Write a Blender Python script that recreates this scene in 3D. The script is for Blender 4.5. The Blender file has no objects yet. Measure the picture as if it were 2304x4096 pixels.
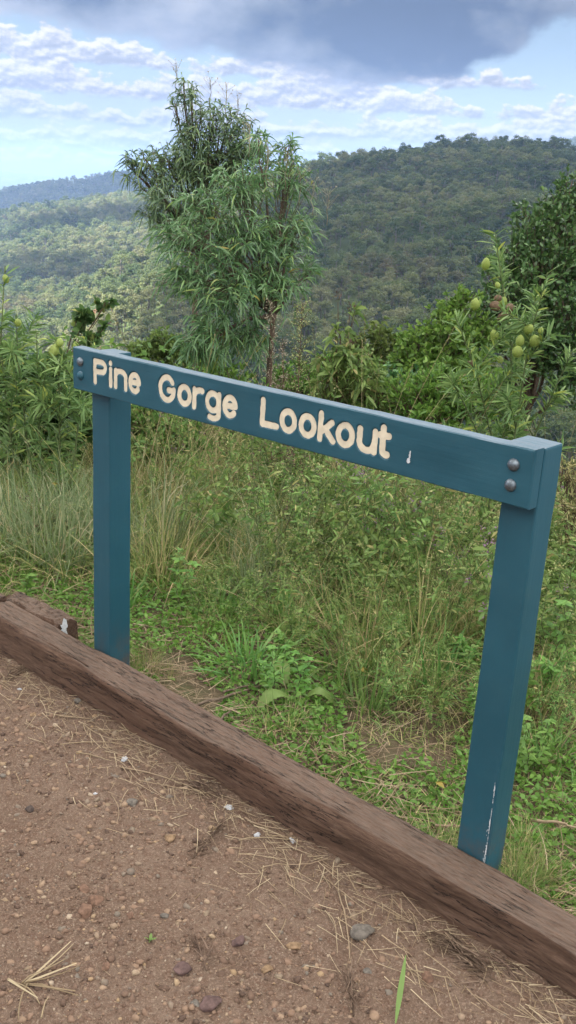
import bpy, math, random
import numpy as np
C = bpy.context
SC = C.scene
COL = SC.collection
PI = math.pi
rng = np.random.default_rng(7)
random.seed(7)

# ------------------------------------------------------------------ numeric helpers
def lerp(a, b, t): return a + (b - a) * t
def smooth(e0, e1, x):
    t = np.clip((x - e0) / (e1 - e0), 0, 1)
    return t * t * (3 - 2 * t)
def _hash(i, j, k, s):
    n = (i.astype(np.int64) * 73856093) ^ (j.astype(np.int64) * 19349663) ^ (k.astype(np.int64) * 83492791) ^ (s * 2654435761)
    n = (n ^ (n >> 13)) * 1274126177
    n = n & 0x7fffffff
    n = (n ^ (n >> 15)) * 2246822519
    return ((n >> 3) & 0xffffff) / float(0xffffff)
def vnoise(x, y, z=0.0, s=1):
    x = np.asarray(x, float); y = np.asarray(y, float); z = np.zeros_like(x) + z
    i, j, k = np.floor(x), np.floor(y), np.floor(z)
    u, v, w = x - i, y - j, z - k
    u, v, w = [q * q * (3 - 2 * q) for q in (u, v, w)]
    r = 0
    for a in (0, 1):
        for b in (0, 1):
            for c in (0, 1):
                r = r + _hash(i + a, j + b, k + c, s) * (u if a else 1 - u) * (v if b else 1 - v) * (w if c else 1 - w)
    return r * 2 - 1
def fbm(x, y, z=0.0, oct=4, s=1, gain=.5):
    r, a, f = 0, 1.0, 1.0
    for o in range(oct):
        r = r + a * vnoise(np.asarray(x) * f + 17.3 * o, np.asarray(y) * f - 9.1 * o, np.asarray(z) * f, s + o)
        a *= gain; f *= 2.03
    return r
def nrm(v):
    v = np.asarray(v, float)
    return v / np.maximum(np.linalg.norm(v, axis=-1, keepdims=True), 1e-9)
def randdir(n):
    return nrm(rng.normal(size=(n, 3)))

# ------------------------------------------------------------------ mesh builder
class MB:
    """collects faces and links them as ONE mesh object"""
    def __init__(self): self.v = []; self.q = []; self.t = []; self.n = 0
    def add(self, v, q=None, t=None):
        v = np.asarray(v, float).reshape(-1, 3)
        if q is not None and len(q): self.q.append(np.asarray(q, np.int64).reshape(-1, 4) + self.n)
        if t is not None and len(t): self.t.append(np.asarray(t, np.int64).reshape(-1, 3) + self.n)
        self.v.append(v); self.n += len(v)
    def mesh(self, name, mat=None, smoothed=False):
        v = np.concatenate(self.v) if self.v else np.zeros((0, 3))
        q = np.concatenate(self.q) if self.q else np.zeros((0, 4), np.int64)
        t = np.concatenate(self.t) if self.t else np.zeros((0, 3), np.int64)
        me = bpy.data.meshes.new(name)
        me.vertices.add(len(v)); me.vertices.foreach_set('co', v.astype(np.float32).ravel())
        nl = q.size + t.size
        me.loops.add(nl); me.loops.foreach_set('vertex_index', np.concatenate([q.ravel(), t.ravel()]).astype(np.int32))
        me.polygons.add(len(q) + len(t))
        me.polygons.foreach_set('loop_start', np.concatenate([np.arange(len(q)) * 4, q.size + np.arange(len(t)) * 3]).astype(np.int32))
        me.update(calc_edges=True)
        if smoothed: me.polygons.foreach_set('use_smooth', np.ones(len(me.polygons), bool))
        if mat: me.materials.append(mat)
        me.validate()
        return me
    def build(self, name, mat, parent=None, loc=None, smoothed=False):
        return link(name, self.mesh(name, mat, smoothed), parent, loc)
    # shapes
    def box(self, a, b):
        (x0, y0, z0), (x1, y1, z1) = a, b
        self.add([(x0,y0,z0),(x1,y0,z0),(x1,y1,z0),(x0,y1,z0),(x0,y0,z1),(x1,y0,z1),(x1,y1,z1),(x0,y1,z1)],
                 [(0,3,2,1),(4,5,6,7),(0,1,5,4),(1,2,6,5),(2,3,7,6),(3,0,4,7)])
    def tube(self, pts, r, ns=6, cap=True):
        pts = np.asarray(pts, float); n = len(pts)
        r = np.broadcast_to(np.asarray(r, float), (n,)) if np.ndim(r) < 2 else r
        tan = nrm(np.gradient(pts, axis=0))
        ref = np.array([0.31, 0.17, 0.93]) if abs(tan[0, 2]) < .9 else np.array([1., .1, 0])
        a = nrm(np.cross(tan, ref)); b = np.cross(tan, a)
        th = np.arange(ns) * 2 * PI / ns
        v = pts[:, None] + r[:, None, None] * (a[:, None] * np.cos(th)[None, :, None] + b[:, None] * np.sin(th)[None, :, None])
        i = np.arange(n - 1)[:, None] * ns; j = np.arange(ns)[None, :]; j2 = (j + 1) % ns
        q = np.stack([i + j, i + j2, i + ns + j2, i + ns + j], -1).reshape(-1, 4)
        vv = v.reshape(-1, 3); tr = []
        if cap:
            vv = np.concatenate([vv, pts[:1], pts[-1:]])
            k = np.arange(ns); k2 = (k + 1) % ns
            tr = np.concatenate([np.stack([np.full(ns, n * ns), k2, k], -1), np.stack([np.full(ns, n * ns + 1), (n-1)*ns + k, (n-1)*ns + k2], -1)])
        self.add(vv, q, tr)
    def strips(self, base, d, L, W, droop=0.0, k=3, prof=None, side=None, sickle=0.0):
        """N leaf blades at once, each an island of k quads"""
        base = np.asarray(base, float); N = len(base)
        if N == 0: return
        d = nrm(d); L = np.broadcast_to(L, (N,)).astype(float); W = np.broadcast_to(W, (N,)).astype(float)
        droop = np.broadcast_to(droop, (N,)).astype(float); sickle = np.broadcast_to(sickle, (N,)).astype(float)
        if side is None: side = randdir(N)
        side = nrm(side - d * np.sum(side * d, 1, keepdims=True))
        t = np.linspace(0, 1, k + 1)
        down = np.array([0, 0, -1.])
        p = base[:, None] + L[:, None, None] * (d[:, None] * t[None, :, None] + (down[None, None] * droop[:, None, None] + side[:, None] * sickle[:, None, None]) * (t ** 2)[None, :, None])
        tan = nrm(np.gradient(p, axis=1))
        s = side[:, None] - tan * np.sum(side[:, None] * tan, 2, keepdims=True)
        s = nrm(s)
        w = (prof(t) if prof else np.sin(PI * np.clip(t, .04, .985)) ** .8)[None, :] * W[:, None] * .5
        v = np.stack([p - s * w[..., None], p + s * w[..., None]], 2).reshape(-1, 3)
        i = (np.arange(N)[:, None] * (k + 1) + np.arange(k)[None]) * 2
        q = np.stack([i, i + 1, i + 3, i + 2], -1).reshape(-1, 4)
        self.add(v, q)
P_LANCE = lambda t: np.sin(PI * np.clip(t, .03, .985) ** .9) ** .75
P_OBOV = lambda t: np.sin(PI * np.clip(t * .93 + .04, 0, .97) ** 1.25) ** .6
P_OVATE = lambda t: np.sin(PI * np.clip(t, .05, .985) ** .72) ** .8
P_GRASS = lambda t: np.clip(1 - t ** 1.6, .06, 1)
P_STRAW = lambda t: np.clip(1 - .6 * t, .1, 1)

def link(name, me, parent=None, loc=None):
    o = bpy.data.objects.new(name, me)
    COL.objects.link(o)
    if parent is not None: o.parent = parent
    if loc is not None: o.location = loc
    return o
def tag(o, label=None, cat=None, group=None, kind=None):
    for k, v in (('label', label), ('category', cat), ('group', group), ('kind', kind)):
        if v: o[k] = v
    return o
def thing(name, label, cat, loc=(0, 0, 0), rz=0.0, group=None):
    o = bpy.data.objects.new(name, None); COL.objects.link(o)
    o.location = loc; o.rotation_euler = (0, 0, rz); o.empty_display_size = .1
    return tag(o, label, cat, group)
def dup(root, loc, rz=0.0, s=1.0, label=None, group=None):
    r = root.copy(); COL.objects.link(r); r.location = loc; r.rotation_euler = (0, 0, rz); r.scale = (s, s, s)
    if label: r['label'] = label
    if group: r['group'] = group
    for ch in list(root.children):
        c = ch.copy(); COL.objects.link(c); c.parent = r
        for g in list(ch.children):
            d = g.copy(); COL.objects.link(d); d.parent = c
    return r

# ------------------------------------------------------------------ materials
def newmat(name):
    m = bpy.data.materials.new(name); m.use_nodes = True
    nt = m.node_tree
    for n in list(nt.nodes): nt.nodes.remove(n)
    return m, nt
class NT:
    def __init__(self, nt): self.nt = nt
    def n(self, typ, **kw):
        x = self.nt.nodes.new(typ)
        for k, v in kw.items():
            if k.startswith('_'): setattr(x, k[1:], v)
        return x
    def l(self, a, b): self.nt.links.new(a, b)
    def val(self, inp, v):
        if hasattr(v, 'is_linked') or isinstance(v, bpy.types.NodeSocket): self.l(v, inp)
        else: inp.default_value = v
    def math(self, op, a, b=None, c=None, clamp=False):
        x = self.nt.nodes.new('ShaderNodeMath'); x.operation = op; x.use_clamp = clamp
        self.val(x.inputs[0], a)
        if b is not None: self.val(x.inputs[1], b)
        if c is not None: self.val(x.inputs[2], c)
        return x.outputs[0]
    def mix(self, f, a, b, blend='MIX'):
        x = self.nt.nodes.new('ShaderNodeMix'); x.data_type = 'RGBA'; x.blend_type = blend
        self.val(x.inputs[0], f); self.val(x.inputs[6], a); self.val(x.inputs[7], b)
        return x.outputs[2]
    def ramp(self, f, stops, interp='LINEAR'):
        x = self.nt.nodes.new('ShaderNodeValToRGB'); cr = x.color_ramp; cr.interpolation = interp
        while len(cr.elements) < len(stops): cr.elements.new(.5)
        for e, (p, c) in zip(cr.elements, stops):
            e.position = p; e.color = tuple(c) + (1,) if len(c) == 3 else c
        self.val(x.inputs[0], f)
        return x.outputs[0]
    def noise(self, vec, scale, detail=4, rough=.55, dist=0.0, dim='3D'):
        x = self.nt.nodes.new('ShaderNodeTexNoise'); x.noise_dimensions = dim
        if vec is not None: self.l(vec, x.inputs['Vector'])
        x.inputs['Scale'].default_value = scale; x.inputs['Detail'].default_value = detail
        x.inputs['Roughness'].default_value = rough; x.inputs['Distortion'].default_value = dist
        return x.outputs[0]
    def mapping(self, vec, scale=(1,1,1), loc=(0,0,0), rot=(0,0,0)):
        x = self.nt.nodes.new('ShaderNodeMapping'); self.l(vec, x.inputs[0])
        x.inputs['Scale'].default_value = scale; x.inputs['Location'].default_value = loc; x.inputs['Rotation'].default_value = rot
        return x.outputs[0]
    def smooth(self, v, e0, e1):
        x = self.nt.nodes.new('ShaderNodeMapRange'); x.interpolation_type = 'SMOOTHSTEP'; x.clamp = True
        self.val(x.inputs[0], v); self.val(x.inputs[1], e0); self.val(x.inputs[2], e1)
        return x.outputs[0]
    def bsdf(self, color, rough=.7, spec=.3, normal=None, metal=0.0):
        b = self.nt.nodes.new('ShaderNodeBsdfPrincipled')
        self.val(b.inputs['Base Color'], color); self.val(b.inputs['Roughness'], rough)
        b.inputs['Specular IOR Level'].default_value = spec; self.val(b.inputs['Metallic'], metal)
        if normal is not None: self.l(normal, b.inputs['Normal'])
        return b.outputs[0]
    def bump(self, h, strength=.3, dist=.01):
        x = self.nt.nodes.new('ShaderNodeBump'); x.inputs['Strength'].default_value = strength; x.inputs['Distance'].default_value = dist
        self.l(h, x.inputs['Height']); return x.outputs[0]
    def out(self, sh):
        o = self.nt.nodes.new('ShaderNodeOutputMaterial'); self.l(sh, o.inputs[0])
def c4(c): return (c[0], c[1], c[2], 1.0)
def leafmat(name, stops, transl=.3, rough=.5, spec=.35, objvar=.25):
    """stops: (position, colour) over a random value per leaf"""
    m, nt = newmat(name); N = NT(nt)
    g = N.n('ShaderNodeNewGeometry'); oi = N.n('ShaderNodeObjectInfo')
    col = N.ramp(g.outputs['Random Per Island'], stops)
    hv = N.n('ShaderNodeHueSaturation'); N.l(col, hv.inputs['Color'])
    N.l(N.math('MULTIPLY_ADD', oi.outputs['Random'], objvar, 1 - objvar * .5), hv.inputs['Value'])
    N.l(N.math('MULTIPLY_ADD', oi.outputs['Random'], objvar * .12, .5 - objvar * .06), hv.inputs['Hue'])
    col = hv.outputs[0]
    b = N.bsdf(col, rough, spec)
    tr = N.n('ShaderNodeBsdfTranslucent'); N.l(col, tr.inputs[0])
    mx = N.n('ShaderNodeMixShader'); mx.inputs[0].default_value = transl
    N.l(b, mx.inputs[1]); N.l(tr.outputs[0], mx.inputs[2]); N.out(mx.outputs[0])
    return m
def plainmat(name, col, rough=.7, spec=.3, var=.3, scale=8.0, metal=0.0, bump=0.0):
    m, nt = newmat(name); N = NT(nt)
    tc = N.n('ShaderNodeTexCoord')
    f = N.noise(tc.outputs['Object'], scale, 6, .6)
    c = N.mix(N.smooth(f, .3, .7), c4([q * (1 - var) for q in col]), c4([min(1, q * (1 + var)) for q in col]))
    N.out(N.bsdf(c, rough, spec, N.bump(f, bump, .004) if bump else None, metal))
    return m
M = {}
G_ = [(0, (.035, .075, .018)), (.5, (.06, .115, .028)), (1, (.10, .16, .045))]
# ------------------------------------------------------------------ camera: 1.8 m above the gravel, looking down a little, held slightly askew
EYE = 1.81
def camera():
    import mathutils
    cd = bpy.data.cameras.new('camera'); co = bpy.data.objects.new('camera', cd); COL.objects.link(co)
    rt = (0.99833134, 0.01771289, 0.0549617); up = (-0.05774544, 0.30622912, 0.95020481); fw = (0, 0.95179303, -0.30674097)
    m = mathutils.Matrix(((rt[0], up[0], -fw[0], 0), (rt[1], up[1], -fw[1], 0), (rt[2], up[2], -fw[2], EYE), (0, 0, 0, 1)))
    co.matrix_world = m
    cd.sensor_fit = 'VERTICAL'; cd.sensor_height = 24.0; cd.lens = 24.0 * 3865.7 / 4096
    cd.clip_start = .05; cd.clip_end = 30000
    SC.camera = co
camera()
# sign frame: origin at the upper far end of the board's face, U along the board, NN away from the path
O = np.array([-0.7668749, 3.2988608, 1.2946])
U = np.array([0.76113382, -0.64859487, 0.]); NN = np.array([0.64859487, 0.76113382, 0.])
YAW = math.atan2(U[1], U[0])
def un(x, y):
    x = np.asarray(x); y = np.asarray(y)
    return (x - O[0]) * U[0] + (y - O[1]) * U[1], (x - O[0]) * NN[0] + (y - O[1]) * NN[1]
def xy(u, n): return O[0] + u * U[0] + n * NN[0], O[1] + u * U[1] + n * NN[1]
def ground_z(x, y):
    u, n = un(x, y)
    path = .006 * fbm(np.asarray(x) * 3, np.asarray(y) * 3, oct=3, s=3) - .012 * np.clip(u, -1, 3) + .02 * smooth(-.35, -.1, n) + .01
    verge = .055 - .018 * np.clip(u, -2, 4) + .03 * fbm(np.asarray(x) * 1.3, np.asarray(y) * 1.3, oct=3, s=8) - .05 * np.clip(n, 0, 2) - .16 * np.clip(n - 2, 0, 60) - .14 * np.clip(n - 5, 0, 60)
    return np.where(n > -.03, verge, path)
# ------------------------------------------------------------------ distant terrain: heights by bearing (deg) and distance (m)
AZ = np.array([-60, -30, -18, -14, -10, -6, -2, 1, 4, 7, 10, 13, 16, 22, 30, 60.])
RR = np.array([9, 60, 150, 300, 400, 520, 650, 780, 900, 1050, 1250, 1450, 1700, 2100, 2700, 3300, 4500, 7000, 9000.])
ZT = {  # columns follow RR
 -60: [-2.5,-22,-60,-90,-85,-80,-80,-80,-76,-70,-66,-64,-62,-75,-80,-90,-90,-60,-60],
 -30: [-2.5,-22,-60,-90,-88,-84,-78,-76,-74,-68,-58,-46,-44,-85,-45,-90,-95,60,60],
 -18: [-2.5,-22,-60,-88,-84,-82,-80,-84,-80,-76,-68,-62,-75,-110,-40,-120,-120,76,76],
 -14: [-2.5,-22,-60,-86,-80,-74,-70,-80,-70,-60,-50,-40,-50,-100,2,-110,-120,70,70],
 -10: [-2.5,-22,-60,-82,-74,-56,-46,-78,-64,-46,-34,-20,-30,-90,34,-80,-110,54,50],
 -6:  [-2.5,-22,-60,-80,-66,-40,-30,-64,-52,-36,-22,-9,-18,-70,32,-70,-110,20,40],
 -2:  [-2.5,-22,-58,-76,-58,-32,-16,-12,-8,0,8,14,8,-30,30,-60,-95,10,30],
 1:   [-2.5,-22,-56,-72,-56,-34,-12,4,16,22,20,8,-10,-40,0,-60,-95,10,30],
 4:   [-2.5,-22,-56,-70,-54,-31,-7,12,28,34,22,6,-10,-40,0,-60,-95,10,30],
 7:   [-2.5,-22,-56,-68,-52,-29,-4,18,36,46,38,14,0,-40,0,-60,-95,10,30],
 10:  [-2.5,-22,-54,-66,-50,-27,-1,22,42,54,48,22,0,-40,20,-60,-95,10,30],
 13:  [-2.5,-22,-52,-64,-48,-25,1,24,44,56,50,26,5,-30,150,-40,-95,10,30],
 16:  [-2.5,-22,-52,-62,-46,-24,-3,12,22,26,24,18,10,0,205,20,-95,10,30],
 22:  [-2.5,-22,-50,-60,-42,-20,-2,8,14,18,18,14,10,10,240,60,-50,10,30],
 30:  [-2.5,-22,-50,-60,-40,-10,18,38,48,48,40,30,20,30,180,60,-50,10,30],
 60:  [-2.5,-22,-50,-60,-40,-10,18,38,48,48,40,30,20,30,90,30,-50,10,30]}
ZTAB = np.array([ZT[int(a)] for a in AZ], float)
def terrain_z(x, y):
    x = np.asarray(x, float); y = np.asarray(y, float)
    az = np.degrees(np.arctan2(x, y)); r = np.hypot(x, y)
    az = np.clip(az, -59.9, 59.9); lr = np.log(np.clip(r, RR[0], RR[-1] * .999)); LR = np.log(RR)
    i = np.clip(np.searchsorted(AZ, az) - 1, 0, len(AZ) - 2); j = np.clip(np.searchsorted(LR, lr) - 1, 0, len(LR) - 2)
    def sm(t): return t * t * (3 - 2 * t) * .5 + t * .5
    u = sm((az - AZ[i]) / (AZ[i + 1] - AZ[i])); v = sm((lr - LR[j]) / (LR[j + 1] - LR[j]))
    z = lerp(lerp(ZTAB[i, j], ZTAB[i + 1, j], u), lerp(ZTAB[i, j + 1], ZTAB[i + 1, j + 1], u), v)
    amp = smooth(120, 600, r) * np.where(r > 5000, .4, 1)
    return z + amp * (6 * fbm(x / 190, y / 190, oct=3, s=21) + 3.5 * fbm(x / 60, y / 60, oct=2, s=31)) - 0.25
def build_terrain():
    az = np.radians(np.linspace(-60, 60, 260)); r = np.exp(np.linspace(math.log(7.5), math.log(9000), 210))
    A, Rr = np.meshgrid(az, r)
    x = Rr * np.sin(A); y = Rr * np.cos(A); z = terrain_z(x, y)
    n, m = A.shape
    i = np.arange(n - 1)[:, None] * m + np.arange(m - 1)[None]
    q = np.stack([i, i + m, i + m + 1, i + 1], -1).reshape(-1, 4)
    b = MB(); b.add(np.stack([x, y, z], -1), q[:, ::-1])
    mat, nt = newmat('forest floor'); N = NT(nt)
    g = N.n('ShaderNodeNewGeometry')
    f = N.noise(g.outputs['Position'], .02, 5)
    N.out(N.bsdf(N.ramp(f, [(.3, (.035, .055, .020)), (.55, (.06, .08, .03)), (.75, (.095, .09, .045))]), .9, .1))
    tag(b.build('hills', mat, smoothed=True), kind='structure')
build_terrain()
def grid_mesh(u0, u1, du, n0, n1, dn, zf):
    uu = np.arange(u0, u1 + du * .5, du); nn_ = np.arange(n0, n1 + dn * .5, dn)
    A, B = np.meshgrid(uu, nn_); x, y = xy(A, B); z = zf(x, y)
    h, w = A.shape; i = np.arange(h - 1)[:, None] * w + np.arange(w - 1)[None]
    b = MB(); b.add(np.stack([x, y, z], -1), np.stack([i, i + 1, i + w + 1, i + w], -1).reshape(-1, 4)); return b
def path_z(x, y):
    u, n = un(x, y)
    near = smooth(4.5, 3.0, np.hypot(x, y - 1.0))
    z = ground_z(x, y + 0 * x)
    z = np.where(n > -.03, .02, z)
    r = fbm(x * 28, y * 28, oct=4, s=5, gain=.6)
    d = vnoise(x * 7, y * 7, 0, 9)
    return z + near * (.0045 * r + .007 * np.clip(d, -.3, 1) + .005 * np.abs(vnoise(x * 90, y * 90, 0, 12)))
def mat_dirt():
    m, nt = newmat('red gravelly dirt'); N = NT(nt)
    g = N.n('ShaderNodeNewGeometry'); p = g.outputs['Position']
    a = N.noise(p, 2.2, 5, .6); bb = N.noise(p, 38, 6, .7); cc = N.noise(p, 210, 3, .6)
    base = N.ramp(a, [(.3, (0.0947, 0.0604, 0.0413)), (.5, (0.1284, 0.0863, 0.0611)), (.72, (0.1690, 0.1191, 0.0868))])
    base = N.mix(N.smooth(bb, .40, .68), base, c4((0.1014, 0.0586, 0.0397)))
    v = N.n('ShaderNodeTexVoronoi'); v.inputs['Scale'].default_value = 190; N.l(p, v.inputs['Vector'])
    sp = N.ramp(v.outputs['Color'], [(.0, (0.0507, 0.0328, 0.0247)), (.4, (0.1393, 0.0931, 0.0678)), (.75, (0.2112, 0.1509, 0.1115)), (1, (0.3040, 0.2415, 0.1818))])
    base = N.mix(N.math('MULTIPLY', N.smooth(cc, .42, .6), .65), base, sp)
    h = N.math('ADD', N.math('MULTIPLY', v.outputs['Distance'], -.8), N.math('ADD', bb, cc))
    N.out(N.bsdf(base, .92, .15, N.bump(h, .7, .006)))
    return m
def mat_soil():
    m, nt = newmat('soil under the grass'); N = NT(nt)
    g = N.n('ShaderNodeNewGeometry'); p = g.outputs['Position']
    a = N.noise(p, 3, 5, .6); bb = N.noise(p, 45, 5, .7)
    base = N.ramp(a, [(.3, (.05, .038, .022)), (.5, (.085, .062, .04)), (.7, (.06, .07, .028))])
    base = N.mix(N.smooth(bb, .45, .7), base, c4((.15, .115, .075)))
    N.out(N.bsdf(base, .95, .1, N.bump(bb, .7, .015)))
    return m
tag(grid_mesh(-1.6, 3.1, .0125, -3.2, -.045, .0125, path_z).build('path', mat_dirt(), smoothed=True), kind='structure')
far = lambda x, y: ground_z(x, y) * 0 - .012
tag(grid_mesh(-14, 14, .5, -14, -.1, .5, lambda x, y: ground_z(x, y) * 0 - .06).build('ground', bpy.data.materials['red gravelly dirt'], smoothed=True), kind='structure')
tag(grid_mesh(-9, 10, .1, -.06, 9, .1, lambda x, y: np.where(un(x, y)[1] < -.02, -.02, ground_z(x, y))).build('ground', mat_soil(), smoothed=True), kind='structure')

# ------------------------------------------------------------------ light
def world():
    w = bpy.data.worlds.new('World'); SC.world = w; w.use_nodes = True
    nt = w.node_tree
    for n in list(nt.nodes): nt.nodes.remove(n)
    N = NT(nt)
    out = N.n('ShaderNodeOutputWorld')
    sky = N.n('ShaderNodeTexSky'); sky.sky_type = 'NISHITA'; sky.sun_disc = False
    sky.sun_elevation = SUN_EL; sky.sun_rotation = SUN_ROT; sky.altitude = 500; sky.air_density = 1.0; sky.dust_density = .6; sky.ozone_density = 1.2
    tc = N.n('ShaderNodeTexCoord')
    sep = N.n('ShaderNodeSeparateXYZ'); N.l(tc.outputs['Generated'], sep.inputs[0])
    X, Y, Z = sep.outputs
    D = 57.2958
    el = N.math('MULTIPLY', N.math('ARCSINE', Z), D)
    az = N.math('MULTIPLY', N.math('ARCTAN2', X, Y), D)
    cv = N.n('ShaderNodeCombineXYZ'); N.l(N.math('MULTIPLY', az, .1), cv.inputs[0]); N.l(N.math('MULTIPLY', el, .165), cv.inputs[1])
    P = cv.outputs[0]
    # heavy grey cloud deck overhead: its lower edge by bearing
    e = None
    mr = N.math('MULTIPLY_ADD', az, 1 / 40, .5, clamp=True)      # -20..20 -> 0..1
    fc = N.n('ShaderNodeFloatCurve'); N.l(mr, fc.inputs['Value'])
    pts = [(0, .80), (.10, .80), (.22, .76), (.35, .71), (.45, .67), (.52, .615), (.60, .625), (.68, .66), (.745, .74), (.79, .88), (.86, 1.0), (1, 1.0)]
    cu = fc.mapping.curves[0]
    while len(cu.points) < len(pts): cu.points.new(.5, .5)
    for q, (a, b) in zip(cu.points, pts): q.location = (a, b); q.handle_type = 'AUTO'
    fc.mapping.update()
    edge = N.math('MULTIPLY', fc.outputs[0], 10.0)
    n1 = N.noise(N.mapping(P, (1.0, 1.0, 1)), 1.5, 8, .55)
    n2 = N.noise(N.mapping(P, (1, 1, 1), (3.1, 7.7, 2)), 4.2, 8, .6)
    wob = N.math('MULTIPLY', N.math('SUBTRACT', n2, .5), 2.6)
    deck = N.smooth(N.math('ADD', N.math('SUBTRACT', el, edge), wob), -.35, .55)
    # grey value of the deck: dark blue patch to the right of centre, paler to the left
    gd = N.math('SUBTRACT', az, 5.0); ge = N.math('SUBTRACT', el, 9.0)
    gx = N.math('ADD', N.math('POWER', N.math('ABSOLUTE', N.math('DIVIDE', gd, 8.0)), 2.0), N.math('POWER', N.math('ABSOLUTE', N.math('DIVIDE', ge, 2.6)), 2.0))
    blob = N.math('DIVIDE', 1.0, N.math('ADD', 1.0, gx))
    hd = N.math('SUBTRACT', az, -12.5); he = N.math('SUBTRACT', el, 9.7)
    hx = N.math('ADD', N.math('POWER', N.math('ABSOLUTE', N.math('DIVIDE', hd, 5.0)), 2.0), N.math('POWER', N.math('ABSOLUTE', N.math('DIVIDE', he, .8)), 2.0))
    blob2 = N.math('MULTIPLY', N.math('DIVIDE', 1.0, N.math('ADD', 1.0, hx)), .72)
    dk = N.math('ADD', N.math('MULTIPLY', N.math('MAXIMUM', blob, blob2), 1.12), N.math('ADD', N.math('MULTIPLY', N.math('SUBTRACT', .5, n1), 1.7), N.math('MULTIPLY', N.math('SUBTRACT', .5, n2), .9)))
    deckcol = N.ramp(dk, [(0.0, (.62, .66, .76)), (.30, (.46, .52, .65)), (.58, (.29, .35, .47)), (.85, (.155, .215, .35))])
    up = N.smooth(el, 13.0, 32.0)
    deckcol = N.mix(up, deckcol, c4(OVERHEAD))
    # layered cumulus lower down: flat grey bases, puffy lit tops; far banks low on the horizon, nearer ones higher
    cl = N.mix(N.smooth(el, 6.0, .0), N.mix(1.0, sky.outputs[0], c4((.021, .0195, .0185)), 'MULTIPLY'), c4(HORIZON))
    puff = N.noise(N.mapping(P, (1, 1, 1), (4.4, 1.3, 0)), 7.5, 8, .56)
    puff2 = N.noise(N.mapping(P, (1, 1, 1), (4.4 - .010, 1.3 + .026, 0)), 7.5, 8, .56)
    rel = N.math('MULTIPLY', N.math('SUBTRACT', puff, puff2), 4.0)
    def bank(col, base, amp, seed, freq, cov, dim):
        cx = N.n('ShaderNodeCombineXYZ'); N.l(az, cx.inputs[0]); cx.inputs[1].default_value = seed
        prof = N.noise(cx.outputs[0], freq, 3, .5)
        top = N.math('ADD', N.math('MULTIPLY_ADD', N.math('SUBTRACT', prof, cov), amp * 4.2, base), N.math('MULTIPLY', N.math('SUBTRACT', puff, .5), amp * 2.0))
        body = N.math('SUBTRACT', top, el); foot = N.math('ADD', N.math('SUBTRACT', el, base), N.math('MULTIPLY', N.math('SUBTRACT', puff2, .5), .9))
        mask = N.math('MULTIPLY', N.smooth(body, -.02, .16 * amp), N.smooth(foot, -.16, .16))
        hgt = N.math('DIVIDE', N.math('SUBTRACT', el, base), N.math('MAXIMUM', N.math('SUBTRACT', top, base), .35))
        t = N.math('ADD', N.math('MULTIPLY', hgt, .62), N.math('ADD', rel, .20))
        cc = N.ramp(t, [(.05, (.46 * dim, .49 * dim, .58 * dim)), (.38, (.62 * dim, .64 * dim, .71 * dim)), (.66, (.86 * dim, .85 * dim, .87 * dim)), (.95, (1.06 * dim, 1.02 * dim, .97 * dim))])
        return N.mix(N.math('MULTIPLY', mask, .97), col, cc)
    k = .135
    for base, amp, seed, freq, cov, dim in ((1.2, .7, 3.1, .30, .28, .76 * k), (2.2, .95, 17.7, .22, .26, .86 * k), (3.4, 1.15, 31.3, .17, .26, .94 * k), (4.8, 1.4, 48.9, .13, .27, k), (6.3, 1.6, 63.2, .12, .31, k)):
        cl = bank(cl, base, amp, seed, freq, cov, dim)
    m1 = N.n('ShaderNodeBackground'); N.l(cl, m1.inputs[0]); m1.inputs[1].default_value = 1.0
    bgd = N.n('ShaderNodeBackground'); N.l(deckcol, bgd.inputs[0]); bgd.inputs[1].default_value = .126
    m2 = N.n('ShaderNodeMixShader'); N.l(deck, m2.inputs[0]); N.l(m1.outputs[0], m2.inputs[1]); N.l(bgd.outputs[0], m2.inputs[2])
    # nothing shines from below the horizon
    N.l(m2.outputs[0], out.inputs[0])
SUN_EL = math.radians(52); SUN_AZ = math.radians(-115)     # bearing of the sun from +Y, clockwise
SUN_ROT = SUN_AZ
HORIZON = (.052, .058, .072)
OVERHEAD = (3.75, 3.7, 3.6)
world()
def sun():
    import mathutils
    l = bpy.data.lights.new('sun', 'SUN'); l.energy = 3.0; l.angle = math.radians(1.2); l.color = (1.0, .95, .88)
    o = bpy.data.objects.new('sun', l); COL.objects.link(o)
    d = mathutils.Vector((math.cos(SUN_EL) * math.sin(SUN_AZ), math.cos(SUN_EL) * math.cos(SUN_AZ), math.sin(SUN_EL)))
    o.rotation_euler = d.to_track_quat('Z', 'Y').to_euler(); o.location = d * 20
sun()
def haze():
    b = MB(); b.box((-7000, -60, -140), (7000, 9200, 260))
    m, nt = newmat('haze'); N = NT(nt)
    v = N.n('ShaderNodeVolumePrincipled'); v.inputs['Color'].default_value = (.34, .50, .86, 1)
    v.inputs['Density'].default_value = 1.5e-4; v.inputs['Anisotropy'].default_value = .1
    o = N.n('ShaderNodeOutputMaterial'); N.l(v.outputs[0], o.inputs['Volume'])
    tag(b.build('haze', m), kind='stuff')
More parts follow.
